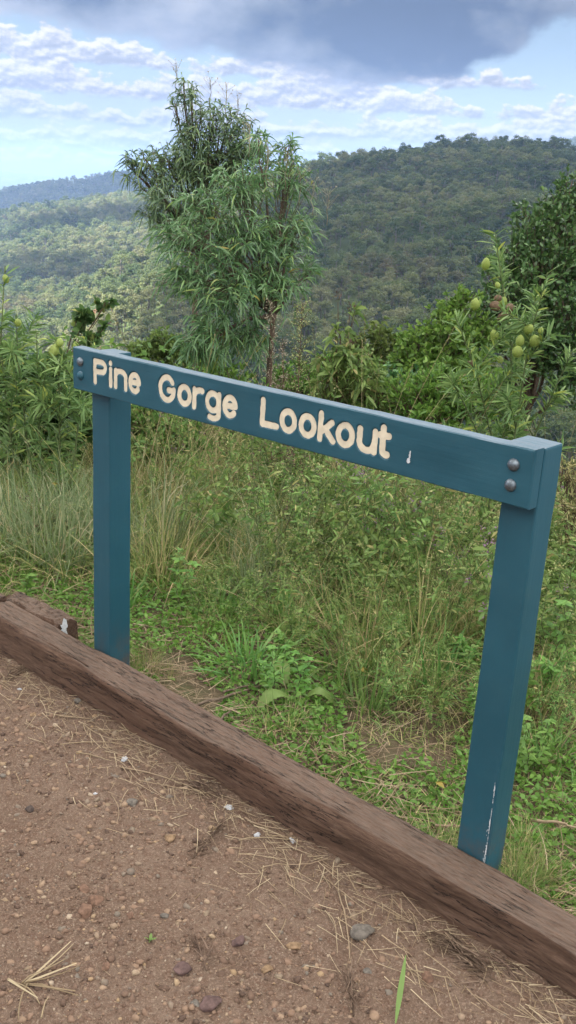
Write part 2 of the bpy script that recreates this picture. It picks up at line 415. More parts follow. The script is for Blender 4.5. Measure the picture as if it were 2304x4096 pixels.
def shade_cloud(cx, cy, rx, ry, h, seed):
    """cloud mesh added out of view to shade the lookout and parts of hills"""
    import bmesh
    bm = bmesh.new(); bmesh.ops.create_icosphere(bm, subdivisions=6, radius=1)
    v = np.array([q.co[:] for q in bm.verts]); bm.verts.index_update(); f = np.array([[q.index for q in x.verts] for x in bm.faces]); bm.free()
    k = 1 + .22 * fbm(v[:, 0] * 1.6 + seed, v[:, 1] * 1.6, v[:, 2] * 1.6, 5, seed, .55)
    v = v * k[:, None]; v[:, 2] = np.where(v[:, 2] < 0, v[:, 2] * .25, v[:, 2])
    t = 1000 / math.sin(SUN_EL)      # the shade of the cloud falls at (cx, cy)
    ox = cx + t * math.cos(SUN_EL) * math.sin(SUN_AZ); oy = cy + t * math.cos(SUN_EL) * math.cos(SUN_AZ)
    b = MB(); b.add(v * [rx, ry, min(rx, ry) * .5] + np.array([ox, oy, 960]), None, f)
    if 'shade_cloud' not in M:
        m, nt = newmat('shade_cloud'); N = NT(nt); d = N.n('ShaderNodeBsdfDiffuse'); d.inputs[0].default_value = (.92, .92, .92, 1)
        tr = N.n('ShaderNodeBsdfTranslucent'); tr.inputs[0].default_value = (.9, .9, .9, 1); mx = N.n('ShaderNodeMixShader'); mx.inputs[0].default_value = .5
        N.l(d.outputs[0], mx.inputs[1]); N.l(tr.outputs[0], mx.inputs[2]); N.out(mx.outputs[0]); M['shade_cloud'] = m
    tag(b.build('shade_cloud', M['shade_cloud'], smoothed=True), kind='structure')
for c in ((40, 60, 250, 250, 1), (330, 760, 380, 380, 2), (-170, 830, 170, 60, 3), (-560, 2650, 900, 480, 4), (150, 420, 230, 170, 6), (-215, 1180, 130, 80, 7)):
    shade_cloud(*c[:4], 950, c[4])  # unseen clouds, each added for the patch of ground it shades
USE_HAZE = True
if USE_HAZE: haze()

# ------------------------------------------------------------------ the forest on the hills
def canopy_tree(seed, h, cr, tall=False):
    global rng
    keep = rng; rng = np.random.default_rng(seed)
    tr = MB(); tr.tube([(0, 0, -2), (.2, .1, h * .35), (.1, .3, h * .8)], [.3, .22, .1], 5)
    b = MB()
    nc = rng.integers(8, 13)
    for i in range(nc):
        a = rng.uniform(0, 2 * PI); rr = cr * math.sqrt(rng.uniform(0, 1)) * .8
        zz = h * (.46 + .46 * rng.uniform()) - (rr / cr) ** 2 * h * .14
        r0 = cr * rng.uniform(.32, .54)
        c = np.array([rr * math.cos(a), rr * math.sin(a), zz])
        if i < 5: tr.tube([(.1, .3, h * .45), (c * .6 + np.array([0, 0, h * .2])), c], [.14, .09, .04], 4)
        m = 84
        d = randdir(m); d[:, 2] = np.abs(d[:, 2]) * 1.0 - .25 * (rng.uniform(size=m) < .35)
        d = nrm(d)
        p = c + d * r0 * np.array([1, 1, .85]) * rng.uniform(.5, 1.0, (m, 1))
        nrmv = nrm(d + .7 * randdir(m)); t1 = nrm(np.cross(nrmv, randdir(m))); t2 = np.cross(nrmv, t1)
        s = rng.uniform(.24, .54, (m, 1))
        v = np.stack([p - t1 * s, p - t2 * s * .6, p + t1 * s, p + t2 * s * .6], 1)
        b.add(v.reshape(-1, 3), np.arange(m * 4).reshape(m, 4))
    rng = keep
    return tr, b
def forest():
    m, nt = newmat('forest leaves'); N = NT(nt)
    g = N.n('ShaderNodeNewGeometry'); oi = N.n('ShaderNodeObjectInfo')
    n = N.noise(oi.outputs['Location'], .0042, 4, .6)
    k = N.math('ADD', N.math('MULTIPLY', oi.outputs['Random'], .62), N.math('MULTIPLY', N.smooth(n, .38, .60), .50))
    col = N.ramp(k, [(0, (0.0270, 0.0540, 0.0234)), (.3, (0.0666, 0.1035, 0.0378)), (.6, (0.1188, 0.1530, 0.0576)), (.85, (0.1755, 0.1935, 0.0810)), (1, (0.2115, 0.2160, 0.1080))])
    n3 = N.noise(N.mapping(oi.outputs['Location'], (1, 1, 1), (40, 12, 5)), .011, 2, .5)
    col = N.mix(N.math('MULTIPLY', N.smooth(n3, .60, .68), N.math('MULTIPLY', oi.outputs['Random'], .8)), col, c4((0.1170, 0.0855, 0.0585)))
    col = N.mix(N.math('MULTIPLY', g.outputs['Random Per Island'], .16), col, c4((0.1170, 0.1530, 0.0630)))
    b = N.bsdf(col, .7, .2); tr = N.n('ShaderNodeBsdfTranslucent'); N.l(col, tr.inputs[0])
    mx = N.n('ShaderNodeMixShader'); mx.inputs[0].default_value = .4; N.l(b, mx.inputs[1]); N.l(tr.outputs[0], mx.inputs[2]); N.out(mx.outputs[0])
    bark = plainmat('pale bark', (.17, .155, .13), .9, .1)
    src = []
    for i, (h, cr) in enumerate([(15, 4.2), (17, 4.8), (13, 3.6), (18, 5.2), (14, 4.6), (16, 3.4), (11, 3.8)]):
        t, c = canopy_tree(100 + i, h, cr)
        me = MB(); nt_ = sum(len(x) for x in t.q) + sum(len(x) for x in t.t)
        for part in (t, c):
            for v, in zip(part.v): pass
        v = np.concatenate(t.v + c.v); q = np.concatenate(t.q + [x + t.n for x in c.q]); tt = np.concatenate(t.t)
        me.add(v, q, tt); mesh = me.mesh('canopy_tree', m); mesh.materials.append(bark)
        nq_t = sum(len(x) for x in t.q); idx = np.zeros(len(mesh.polygons), np.int32); idx[:nq_t] = 1; idx[len(q):] = 1
        mesh.polygons.foreach_set('material_index', idx)
        src.append(bpy.data.objects.new('canopy_tree', mesh))
    # scatter: even spacing on a jittered lattice, wider far away
    P = []
    def patch(r0, r1, a0, a1, s):
        xs = np.arange(-r1, r1, s); ys = np.arange(0, r1, s); A, B = np.meshgrid(xs, ys)
        x = A.ravel() + rng.uniform(-.45, .45, A.size) * s; y = B.ravel() + rng.uniform(-.45, .45, A.size) * s
        r = np.hypot(x, y); az = np.degrees(np.arctan2(x, y)); k = (r >= r0) & (r < r1) & (az > a0) & (az < a1)
        x, y = x[k], y[k]; dens = vnoise(x / 60, y / 60, 0, 77); keep = rng.uniform(size=len(x)) < .96 - .25 * (dens > .45)
        x, y = x[keep], y[keep]
        P.append(np.stack([x, y, terrain_z(x, y), np.full(len(x), s)], -1))
    patch(110, 950, -42, 46, 6.6); patch(950, 1700, -40, 44, 8.0); patch(1700, 3000, -38, 42, 10.5); 
    P = np.concatenate(P)
    sc = np.minimum(P[:, 3] / 6.6, 1.25) * rng.uniform(.58, 1.2, len(P))
    me = bpy.data.meshes.new('forest'); me.vertices.add(len(P)); me.vertices.foreach_set('co', P[:, :3].astype(np.float32).ravel())
    at = me.attributes.new('size', 'FLOAT', 'POINT'); at.data.foreach_set('value', sc.astype(np.float32))
    at = me.attributes.new('spin', 'FLOAT', 'POINT'); at.data.foreach_set('value', rng.uniform(0, 6.28, len(P)).astype(np.float32))
    at = me.attributes.new('kind_index', 'INT', 'POINT'); at.data.foreach_set('value', rng.integers(0, len(src), len(P)).astype(np.int32))
    o = link('forest', me)
    tag(o, 'eucalypt forest covering the hills', kind='stuff')
    ng = bpy.data.node_groups.new('scatter', 'GeometryNodeTree')
    ng.interface.new_socket('Geometry', in_out='INPUT', socket_type='NodeSocketGeometry'); ng.interface.new_socket('Geometry', in_out='OUTPUT', socket_type='NodeSocketGeometry')
    gi = ng.nodes.new('NodeGroupInput'); go = ng.nodes.new('NodeGroupOutput')
    jn = ng.nodes.new('GeometryNodeGeometryToInstance')
    for s_ in reversed(src):
        inf = ng.nodes.new('GeometryNodeObjectInfo'); inf.inputs[0].default_value = s_; ng.links.new(inf.outputs['Geometry'], jn.inputs[0])
    iop = ng.nodes.new('GeometryNodeInstanceOnPoints')
    def attr(name, t):
        a = ng.nodes.new('GeometryNodeInputNamedAttribute'); a.data_type = t; a.inputs[0].default_value = name; return a.outputs[0]
    ng.links.new(gi.outputs[0], iop.inputs['Points']); ng.links.new(jn.outputs[0], iop.inputs['Instance'])
    iop.inputs['Pick Instance'].default_value = True
    ng.links.new(attr('kind_index', 'INT'), iop.inputs['Instance Index'])
    cx = ng.nodes.new('ShaderNodeCombineXYZ'); ng.links.new(attr('spin', 'FLOAT'), cx.inputs[2])
    er = ng.nodes.new('FunctionNodeEulerToRotation'); ng.links.new(cx.outputs[0], er.inputs[0]); ng.links.new(er.outputs[0], iop.inputs['Rotation'])
    ng.links.new(attr('size', 'FLOAT'), iop.inputs['Scale'])
    ng.links.new(iop.outputs[0], go.inputs[0])
    md = o.modifiers.new('scatter', 'NODES'); md.node_group = ng
    print('forest trees', len(P))
forest()
# measured positions (metres; x right, y ahead, z up)
WATTLE_FRONT = [(-0.482, 7.2, 1.879, 0.267), (-0.749, 7.1, 1.731, 0.209), (-0.152, 7.4, 1.955, 0.23), (-0.497, 7.2, 1.526, 0.371), (-0.187, 7.4, 1.508, 0.323), (-0.788, 7.0, 1.49, 0.264), (-0.983, 7.2, 1.527, 0.143), (-0.553, 7.0, 1.149, 0.353), (-0.224, 7.2, 1.206, 0.304), (-0.049, 7.5, 1.655, 0.177), (-0.647, 6.9, 0.82, 0.226), (-0.41, 7.2, 0.792, 0.251), (-0.759, 6.9, 0.757, 0.156), (0.063, 7.5, 1.286, 0.105), (-0.366, 7.4, 2.213, 0.128), (-0.166, 7.5, 2.175, 0.116), (-0.894, 7.0, 1.24, 0.169)]
WATTLE_BACK = [(-1.54, 8.6, 2.03, 0.09), (-1.46, 8.6, 1.95, 0.11), (-1.082, 8.8, 2.737, 0.067), (-1.019, 8.8, 2.586, 0.134), (-0.815, 8.8, 2.519, 0.151), (-0.945, 8.8, 2.356, 0.253), (-0.677, 8.8, 2.402, 0.169), (-0.534, 8.8, 2.22, 0.238), (-1.212, 8.8, 2.087, 0.205), (-1.368, 8.6, 2.071, 0.117), (-1.484, 8.6, 2.065, 0.067), (-1.247, 8.6, 1.824, 0.219), (-1.006, 8.8, 2.066, 0.324), (-0.732, 8.8, 2.049, 0.342), (-0.357, 8.8, 2.069, 0.171), (-1.312, 8.6, 1.611, 0.129), (-1.135, 8.8, 1.634, 0.277), (-1.152, 8.8, 2.533, 0.047)]
DARK_BUSH = [(2.271, 8.8, 2.1, 0.13), (2.157, 8.7, 1.883, 0.204), (1.877, 8.5, 1.741, 0.2), (2.279, 8.5, 1.505, 0.404), (1.755, 8.4, 1.481, 0.216), (1.989, 8.3, 1.306, 0.331), (1.59, 8.3, 1.316, 0.149), (1.77, 8.2, 1.043, 0.265), (2.212, 8.1, 1.014, 0.36), (1.536, 8.2, 1.062, 0.165), (2.37, 8.8, 1.894, 0.206), (1.954, 8.1, 0.738, 0.298), (2.32, 8.0, 0.544, 0.296)]
BRIGHT_SHRUB = [(1.213, 8.0, 1.032, 0.162), (1.334, 8.0, 1.103, 0.145), (0.993, 7.8, 0.726, 0.239), (1.209, 7.8, 0.802, 0.254), (1.464, 8.0, 0.822, 0.228), (0.867, 7.7, 0.607, 0.19), (1.055, 7.6, 0.509, 0.283), (1.382, 7.7, 0.542, 0.254)]
PALE_SHRUB_LEFT = [(-1.319, 9.5, 0.422, 0.175), (-1.435, 9.5, 0.338, 0.156), (-1.161, 9.5, 0.315, 0.195), (-1.591, 9.5, 0.251, 0.157), (-0.883, 9.5, 0.174, 0.236)]
PALE_SHRUB_MID = [(0.787, 9.5, 0.659, 0.147), (0.59, 9.5, 0.455, 0.195), (0.9, 9.5, 0.472, 0.194), (0.446, 9.5, 0.29, 0.196), (0.722, 9.5, 0.267, 0.235)]
DROOPY_SHRUB = [(0.338, 6.6, 1.104, 0.067), (0.269, 6.6, 0.941, 0.108), (0.225, 6.6, 0.804, 0.122), (0.376, 6.6, 0.785, 0.136), (0.456, 6.6, 0.625, 0.164), (0.209, 6.6, 0.639, 0.137), (0.253, 6.6, 1.178, 0.059)]
SHADY_SHRUB = [(0.667, 7.4, 0.46, 0.215), (0.948, 7.4, 0.414, 0.231), (1.166, 7.2, 0.405, 0.18), (0.482, 7.2, 0.335, 0.18)]
LANTANA_LEFT = [(-1.754, 6.0, 0.632, 0.2), (-1.528, 6.0, 0.695, 0.149), (-1.654, 5.8, 0.427, 0.269), (-1.408, 5.8, 0.491, 0.219), (-1.329, 6.0, 0.657, 0.137), (-1.238, 5.8, 0.402, 0.147), (-1.728, 5.7, 0.271, 0.194), (-1.461, 5.7, 0.287, 0.17), (-1.273, 6.1, 0.90, 0.07), (-1.172, 6.1, 1.03, 0.045), (-1.209, 6.1, 1.144, 0.045), (-1.347, 6.1, 1.039, 0.062), (-2.009, 6.0, 0.516, 0.276)]
SHRUB_BEHIND_POST = [(-0.952, 6.0, 0.424, 0.151), (-0.799, 6.0, 0.356, 0.152), (-0.959, 5.9, 0.267, 0.125), (-0.645, 6.0, 0.286, 0.102)]
DRY_BRUSH = [(1.41, 4.6, 0.43, 0.119), (1.48, 4.6, 0.224, 0.16), (1.371, 4.7, 0.605, 0.08), (1.438, 4.6, 0.636, 0.117)]
COTTON_RIGHT_STEMS = [[(1.112, 5.0, 0.617), (1.114, 5.0, 1.102), (1.013, 5.0, 1.457), (0.944, 5.0, 1.713)], [(1.147, 4.9, 0.644), (1.145, 4.85, 1.206), (1.181, 4.8, 1.548)], [(1.076, 5.0, 0.615), (0.905, 4.9, 1.045), (0.78, 4.85, 1.293)], [(1.254, 5.0, 0.625), (1.319, 4.9, 0.967), (1.37, 4.85, 1.18)], [(1.215, 5.1, 0.598), (1.205, 5.2, 1.012), (1.138, 5.2, 1.366)], [(1.024, 5.0, 0.611), (0.863, 4.9, 0.879), (0.766, 4.9, 1.017)]]
COTTON_LEFT_STEMS = [[(-1.409, 5.0, 0.467), (-1.447, 5.0, 0.954), (-1.451, 5.0, 1.158)], [(-1.345, 5.0, 0.47), (-1.347, 5.0, 0.835), (-1.32, 4.9, 1.107)], [(-1.239, 5.0, 0.477), (-1.233, 5.0, 0.8), (-1.248, 5.0, 1.099)], [(-1.153, 5.0, 0.482), (-1.118, 5.0, 0.806), (-1.088, 5.0, 1.067)], [(-1.58, 5.0, 0.456), (-1.541, 5.0, 0.949), (-1.499, 5.0, 1.417)], [(-1.495, 5.0, 0.462), (-1.524, 5.0, 0.825), (-1.543, 5.0, 1.153)]]
PODS_GREEN_RIGHT = [(0.911, 4.97, 1.56, 0.03), (0.982, 4.97, 1.463, 0.022), (1.125, 4.8, 1.274, 0.039), (1.09, 4.8, 1.214, 0.033), (1.162, 4.8, 1.218, 0.035), (0.984, 4.9, 1.226, 0.03), (1.184, 4.8, 1.27, 0.023), (1.085, 4.8, 1.161, 0.037), (0.868, 4.9, 1.368, 0.03), (1.025, 4.9, 1.102, 0.028), (1.024, 5.0, 1.379, 0.028)]
PODS_BROWN_RIGHT = [(0.986, 4.94, 1.402, 0.02), (0.969, 4.9, 1.366, 0.028), (1.047, 4.92, 1.359, 0.026), (1.008, 4.88, 1.318, 0.028), (0.878, 4.87, 1.077, 0.022)]
PODS_LEFT = [(-1.496, 5.0, 1.351, 0.026), (-1.427, 4.95, 1.141, 0.028), (-1.246, 4.95, 1.01, 0.033), (-1.033, 4.95, 0.986, 0.031), (-1.216, 4.95, 1.052, 0.026), (-1.146, 5.0, 1.033, 0.025)]
FEATHER_WEEDS = [((-0.124, 6.0, 0.55), (-0.177, 6.0, 1.225)), ((0.032, 6.1, 0.538), (0.013, 6.1, 1.202)), ((-0.063, 5.9, 0.624), (-0.091, 5.9, 1.014))]
ROCKS = [(0.253, 2.073, 0.034), (-0.475, 2.095, 0.028), (-0.457, 2.133, 0.026), (-0.494, 2.179, 0.018), (-0.117, 1.804, 0.03), (-0.15, 1.807, 0.014), (-0.065, 2.013, 0.02), (-0.196, 1.915, 0.024), (-0.433, 2.582, 0.022), (-0.29, 2.399, 0.02), (-0.385, 1.917, 0.014), (0.082, 2.01, 0.02), (0.264, 1.957, 0.015), (-0.262, 2.09, 0.014), (-0.354, 2.09, 0.013), (0.014, 1.931, 0.018), (-0.729, 2.497, 0.015), (-0.725, 3.124, 0.018), (0.411, 1.935, 0.018), (-0.864, 3.044, 0.015)]
STALKS = [((0.197, 2.213), (0.22, 1.973)), ((0.152, 2.267), (0.272, 2.134)), ((-0.822, 3.048), (-0.653, 3.019)), ((-0.673, 2.983), (-0.501, 2.879)), ((-0.724, 2.849), (-0.475, 2.85)), ((-0.502, 2.74), (-0.229, 2.618)), ((-0.462, 2.889), (-0.295, 2.803)), ((0.369, 1.955), (0.478, 1.921)), ((0.52, 1.881), (0.59, 1.82)), ((-0.502, 2.602), (-0.457, 2.464)), ((-0.089, 2.403), (0.057, 2.412)), ((0.059, 2.309), (0.179, 2.346)), ((-0.077, 2.499), (0.056, 2.454)), ((-0.019, 2.29), (0.059, 2.309)), ((-0.61, 3.052), (-0.503, 2.93)), ((-0.66, 2.819), (-0.533, 2.766)), ((-0.426, 2.674), (-0.229, 2.623)), ((0.168, 2.133), (0.188, 2.061)), ((0.331, 2.316), (0.431, 2.102))]
BUNDLE = [((-0.557, 1.831), (-0.475, 1.967)), ((-0.557, 1.831), (-0.443, 1.893)), ((-0.562, 1.831), (-0.426, 1.805)), ((-0.601, 1.834), (-0.508, 1.769)), ((-0.551, 1.826), (-0.543, 1.721)), ((-0.567, 1.831), (-0.482, 1.913)), ((-0.495, 1.736), (-0.493, 1.794))]
LEAF_A, LEAF_B = (0.355, 1.944), (0.319, 1.783)
NEEDLES = [((0.222, 1.799), (0.219, 1.947)), ((0.576, 1.922), (0.418, 2.079)), ((0.561, 1.947), (0.455, 2.047)), ((-1.033, 3.253), (-0.954, 3.409)), ((-0.215, 2.329), (-0.131, 2.494)), ((-0.134, 1.907), (-0.176, 2.025)), ((-0.146, 2.605), (-0.273, 2.678)), ((0.644, 1.915), (0.571, 2.001))]
FLECKS = [(-0.958, 3.2), (-0.494, 2.788), (-0.13, 2.56), (-0.035, 2.441), (0.069, 2.418), (-0.553, 2.607)]
SPROUT = (-0.287, 2.002)
STICKS = [((-0.292, 3.071), (-0.017, 3.354)), ((0.794, 2.55), (0.912, 2.456)), ((-0.204, 3.211), (-0.077, 3.314)), ((0.501, 2.47), (0.572, 2.467)), ((-0.212, 2.974), (-0.149, 3.059))]
BROADLEAF = [(0.046, 3.552), (0.094, 3.24), (-0.012, 3.258), (1.081, 3.41), (0.973, 3.275), (1.181, 3.554), (0.785, 3.609), (0.703, 3.244), (0.868, 2.88), (-0.016, 4.014), (-0.476, 3.95), (1.278, 4.042), (-1.126, 3.859)]
# ------------------------------------------------------------------ the painted timber sign
def mat_paint(nm, along):
    m, nt = newmat(nm); N = NT(nt)
    tc = N.n('ShaderNodeTexCoord'); p = tc.outputs['Object']
    a = N.noise(p, 3.0, 5, .6); g = N.noise(N.mapping(p, (2, 42, 42) if along == 'x' else (42, 42, 2)), 2.2, 5, .6); f = N.noise(p, 60, 4, .65)
    col = N.mix(N.smooth(a, .3, .7), c4((0.0105, 0.0630, 0.0906)), c4((0.0144, 0.0792, 0.1115)))
    col = N.mix(N.math('MULTIPLY', N.smooth(f, .60, .75), .35), col, c4((0.0319, 0.0827, 0.1085)))
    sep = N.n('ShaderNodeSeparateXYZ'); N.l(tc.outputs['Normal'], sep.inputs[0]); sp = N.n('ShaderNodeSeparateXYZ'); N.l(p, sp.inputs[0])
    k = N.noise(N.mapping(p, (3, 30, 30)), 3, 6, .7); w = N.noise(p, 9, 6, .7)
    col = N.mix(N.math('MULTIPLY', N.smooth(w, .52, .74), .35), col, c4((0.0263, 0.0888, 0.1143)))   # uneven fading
    col = N.mix(N.math('MULTIPLY', N.smooth(sep.outputs[2], .5, .95), N.smooth(k, .25, .6)), col, c4((0.0847, 0.1214, 0.1557)))     # patchy paler tone on upward faces
    col = N.mix(N.math('MULTIPLY', N.smooth(g, .60, .76), .30), col, c4((0.0120, 0.0450, 0.0661)))                                     # grain lines
    d = N.noise(p, 16, 6, .7)
    col = N.mix(N.math('MULTIPLY', N.smooth(sp.outputs[2], -.95, -1.35), N.smooth(d, .40, .66)), col, c4((0.0847, 0.0522, 0.0406)))   # mud splashed up from the ground
    h = N.math('ADD', N.math('MULTIPLY', g, .8), N.math('MULTIPLY', f, .3))
    N.out(N.bsdf(col, N.math('MULTIPLY_ADD', a, .25, .34), .45, N.bump(h, .28, .003)))
    return m
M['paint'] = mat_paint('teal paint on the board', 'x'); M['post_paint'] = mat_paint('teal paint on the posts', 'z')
M['cream'] = plainmat('cream letter paint', (.66, .575, .43), .6, .3, .10, 40)
M['chip'] = plainmat('bare white undercoat', (.52, .53, .54), .7, .2, .15, 120)
M['steel'] = plainmat('weathered bolt steel', (.15, .175, .195), .42, .5, .35, 90, .75, .3)
def bevel_box(a, b, r=.004, div=(1, 1, 1), wob=0.0, seed=1):
    """chamfered box with subdivided faces; a slight hand-sawn wobble"""
    import bmesh
    bm = bmesh.new(); bmesh.ops.create_cube(bm, size=1)
    for v in bm.verts: v.co = [lerp(a[i], b[i], v.co[i] + .5) for i in range(3)]
    bmesh.ops.bevel(bm, geom=list(bm.edges), offset=r, segments=2, affect='EDGES', profile=.6)
    for ax in range(3):
        for k in range(1, div[ax]):
            c = [0, 0, 0]; c[ax] = lerp(a[ax], b[ax], k / div[ax]); nn = [0, 0, 0]; nn[ax] = 1
            bmesh.ops.bisect_plane(bm, geom=bm.verts[:] + bm.edges[:] + bm.faces[:], plane_co=c, plane_no=nn)
    if wob:
        co = np.array([v.co[:] for v in bm.verts]); s = seed * 13.7
        w = np.stack([vnoise(co[:, 0] * 9 + s, co[:, 1] * 9, co[:, 2] * 9, 3 + i) for i in range(3)], -1) * wob
        for v, d in zip(bm.verts, w): v.co = v.co + bpy.app.driver_namespace.setdefault('V', __import__('mathutils').Vector)(d)
    me = bpy.data.meshes.new('timber'); bm.to_mesh(me); bm.free()
    return me
# letters: strokes as polylines in board coordinates (u along, v down), drawn with a round router bit
def arc(cx, cy, rx, ry, a0, a1, n=14):
    t = np.radians(np.linspace(a0, a1, n)); return [(cx + rx * math.cos(q), cy + ry * math.sin(q)) for q in t]
TOP, XH, BAS = .0315, .0475, .1005
def letters():
    L = []
    def o(cx, w=.0235): return [arc(cx, (XH + BAS) / 2, w, (BAS - XH) / 2, 0, 360, 26)]
    def e(cx): return [[(cx - .0215, .0735), (cx + .0215, .0715)] + arc(cx, .074, .0225, .0265, -6, -320, 24)]
    L.append(('P', [[(.1185, TOP), (.1195, BAS + .002)], [(.1185, TOP + .001), (.152, TOP)] + arc(.154, .0485, .0205, .0165, -90, 90, 10) + [(.120, .066)]]))
    L.append(('i', [[(.2015, XH), (.2015, BAS)], [(.2005, .0275), (.2015, .0277)]]))
    L.append(('n', [[(.2275, XH), (.2275, BAS)], [(.2275, .062)] + arc(.253, .0645, .0255, .0175, 185, 360, 14) + [(.2795, BAS)]]))
    L.append(('e', e(.3235)))
    L.append(('G', [arc(.4795, .066, .0315, .0355, -38, -360, 26) + [(.5105, .070), (.487, .070)]]))
    L.append(('o', o(.5595)))
    L.append(('r', [[(.604, XH), (.6035, BAS)], [(.604, .063)] + arc(.631, .066, .027, .019, 190, 285, 8)]))
    L.append(('g', [arc(.6845, .0725, .0245, .0255, 0, 360, 24), [(.7105, XH), (.7110, .106)] + arc(.686, .107, .0245, .0155, 0, 125, 10)]))
    L.append(('e', e(.7565)))
    L.append(('L', [[(.8885, TOP), (.8875, BAS - .001), (.944, BAS - .002)]]))
    L.append(('o', o(.9865)))
    L.append(('o', o(1.0575)))
    L.append(('k', [[(1.1045, TOP), (1.1035, BAS)], [(1.1435, .0495), (1.108, .0795)], [(1.119, .070), (1.1495, BAS - .001)]]))
    L.append(('o', o(1.1905)))
    L.append(('u', [[(1.2385, XH)] + arc(1.263, .078, .0245, .0225, 180, 5, 14)[0:], [(1.2885, XH), (1.2885, BAS)]]))
    L.append(('t', [[(1.314, .0300)] + [(1.3135, .085)] + arc(1.3265, .0875, .0130, .0130, 180, 75, 7), [(1.304, .0505), (1.331, .0505)]]))
    return L
def seg_dist(px, py, pts):
    d = np.full(px.shape, 9.0)
    for (x0, y0), (x1, y1) in zip(pts[:-1], pts[1:]):
        dx, dy = x1 - x0, y1 - y0; l2 = dx * dx + dy * dy + 1e-12
        t = np.clip(((px - x0) * dx + (py - y0) * dy) / l2, 0, 1)
        d = np.minimum(d, np.hypot(px - x0 - t * dx, py - y0 - t * dy))
    return d
def fill_mesh(name, x0, x1, y0, y1, h, f, yface, mat):
    """flat mesh of the region f<0 (marching squares), at local y=yface, z=-v"""
    xs = np.arange(x0, x1, h); ys = np.arange(y0, y1, h)
    A, B = np.meshgrid(xs, ys, indexing='ij'); F = f(A, B)
    verts = {}; V = []; faces = []
    def vert(key, p):
        if key not in verts: verts[key] = len(V); V.append((p[0], yface, -p[1]))
        return verts[key]
    n, m = F.shape
    ins = F < 0
    for i in range(n - 1):
        for j in range(m - 1):
            c = [(i, j), (i + 1, j), (i + 1, j + 1), (i, j + 1)]
            k = [ins[q] for q in c]
            if not any(k): continue
            poly = []
            for a in range(4):
                p, q = c[a], c[(a + 1) % 4]
                if k[a]: poly.append(vert(('v',) + p, (xs[p[0]], ys[p[1]])))
                if k[a] != k[(a + 1) % 4]:
                    t = F[p] / (F[p] - F[q]); lo, hi = min(p, q), max(p, q)
                    poly.append(vert(('e', lo, hi), (lerp(xs[p[0]], xs[q[0]], t), lerp(ys[p[1]], ys[q[1]], t))))
            if len(poly) > 2: faces.append(poly[::-1])
    me = bpy.data.meshes.new(name); me.from_pydata(V, [], faces); me.update(); me.materials.append(mat); return me
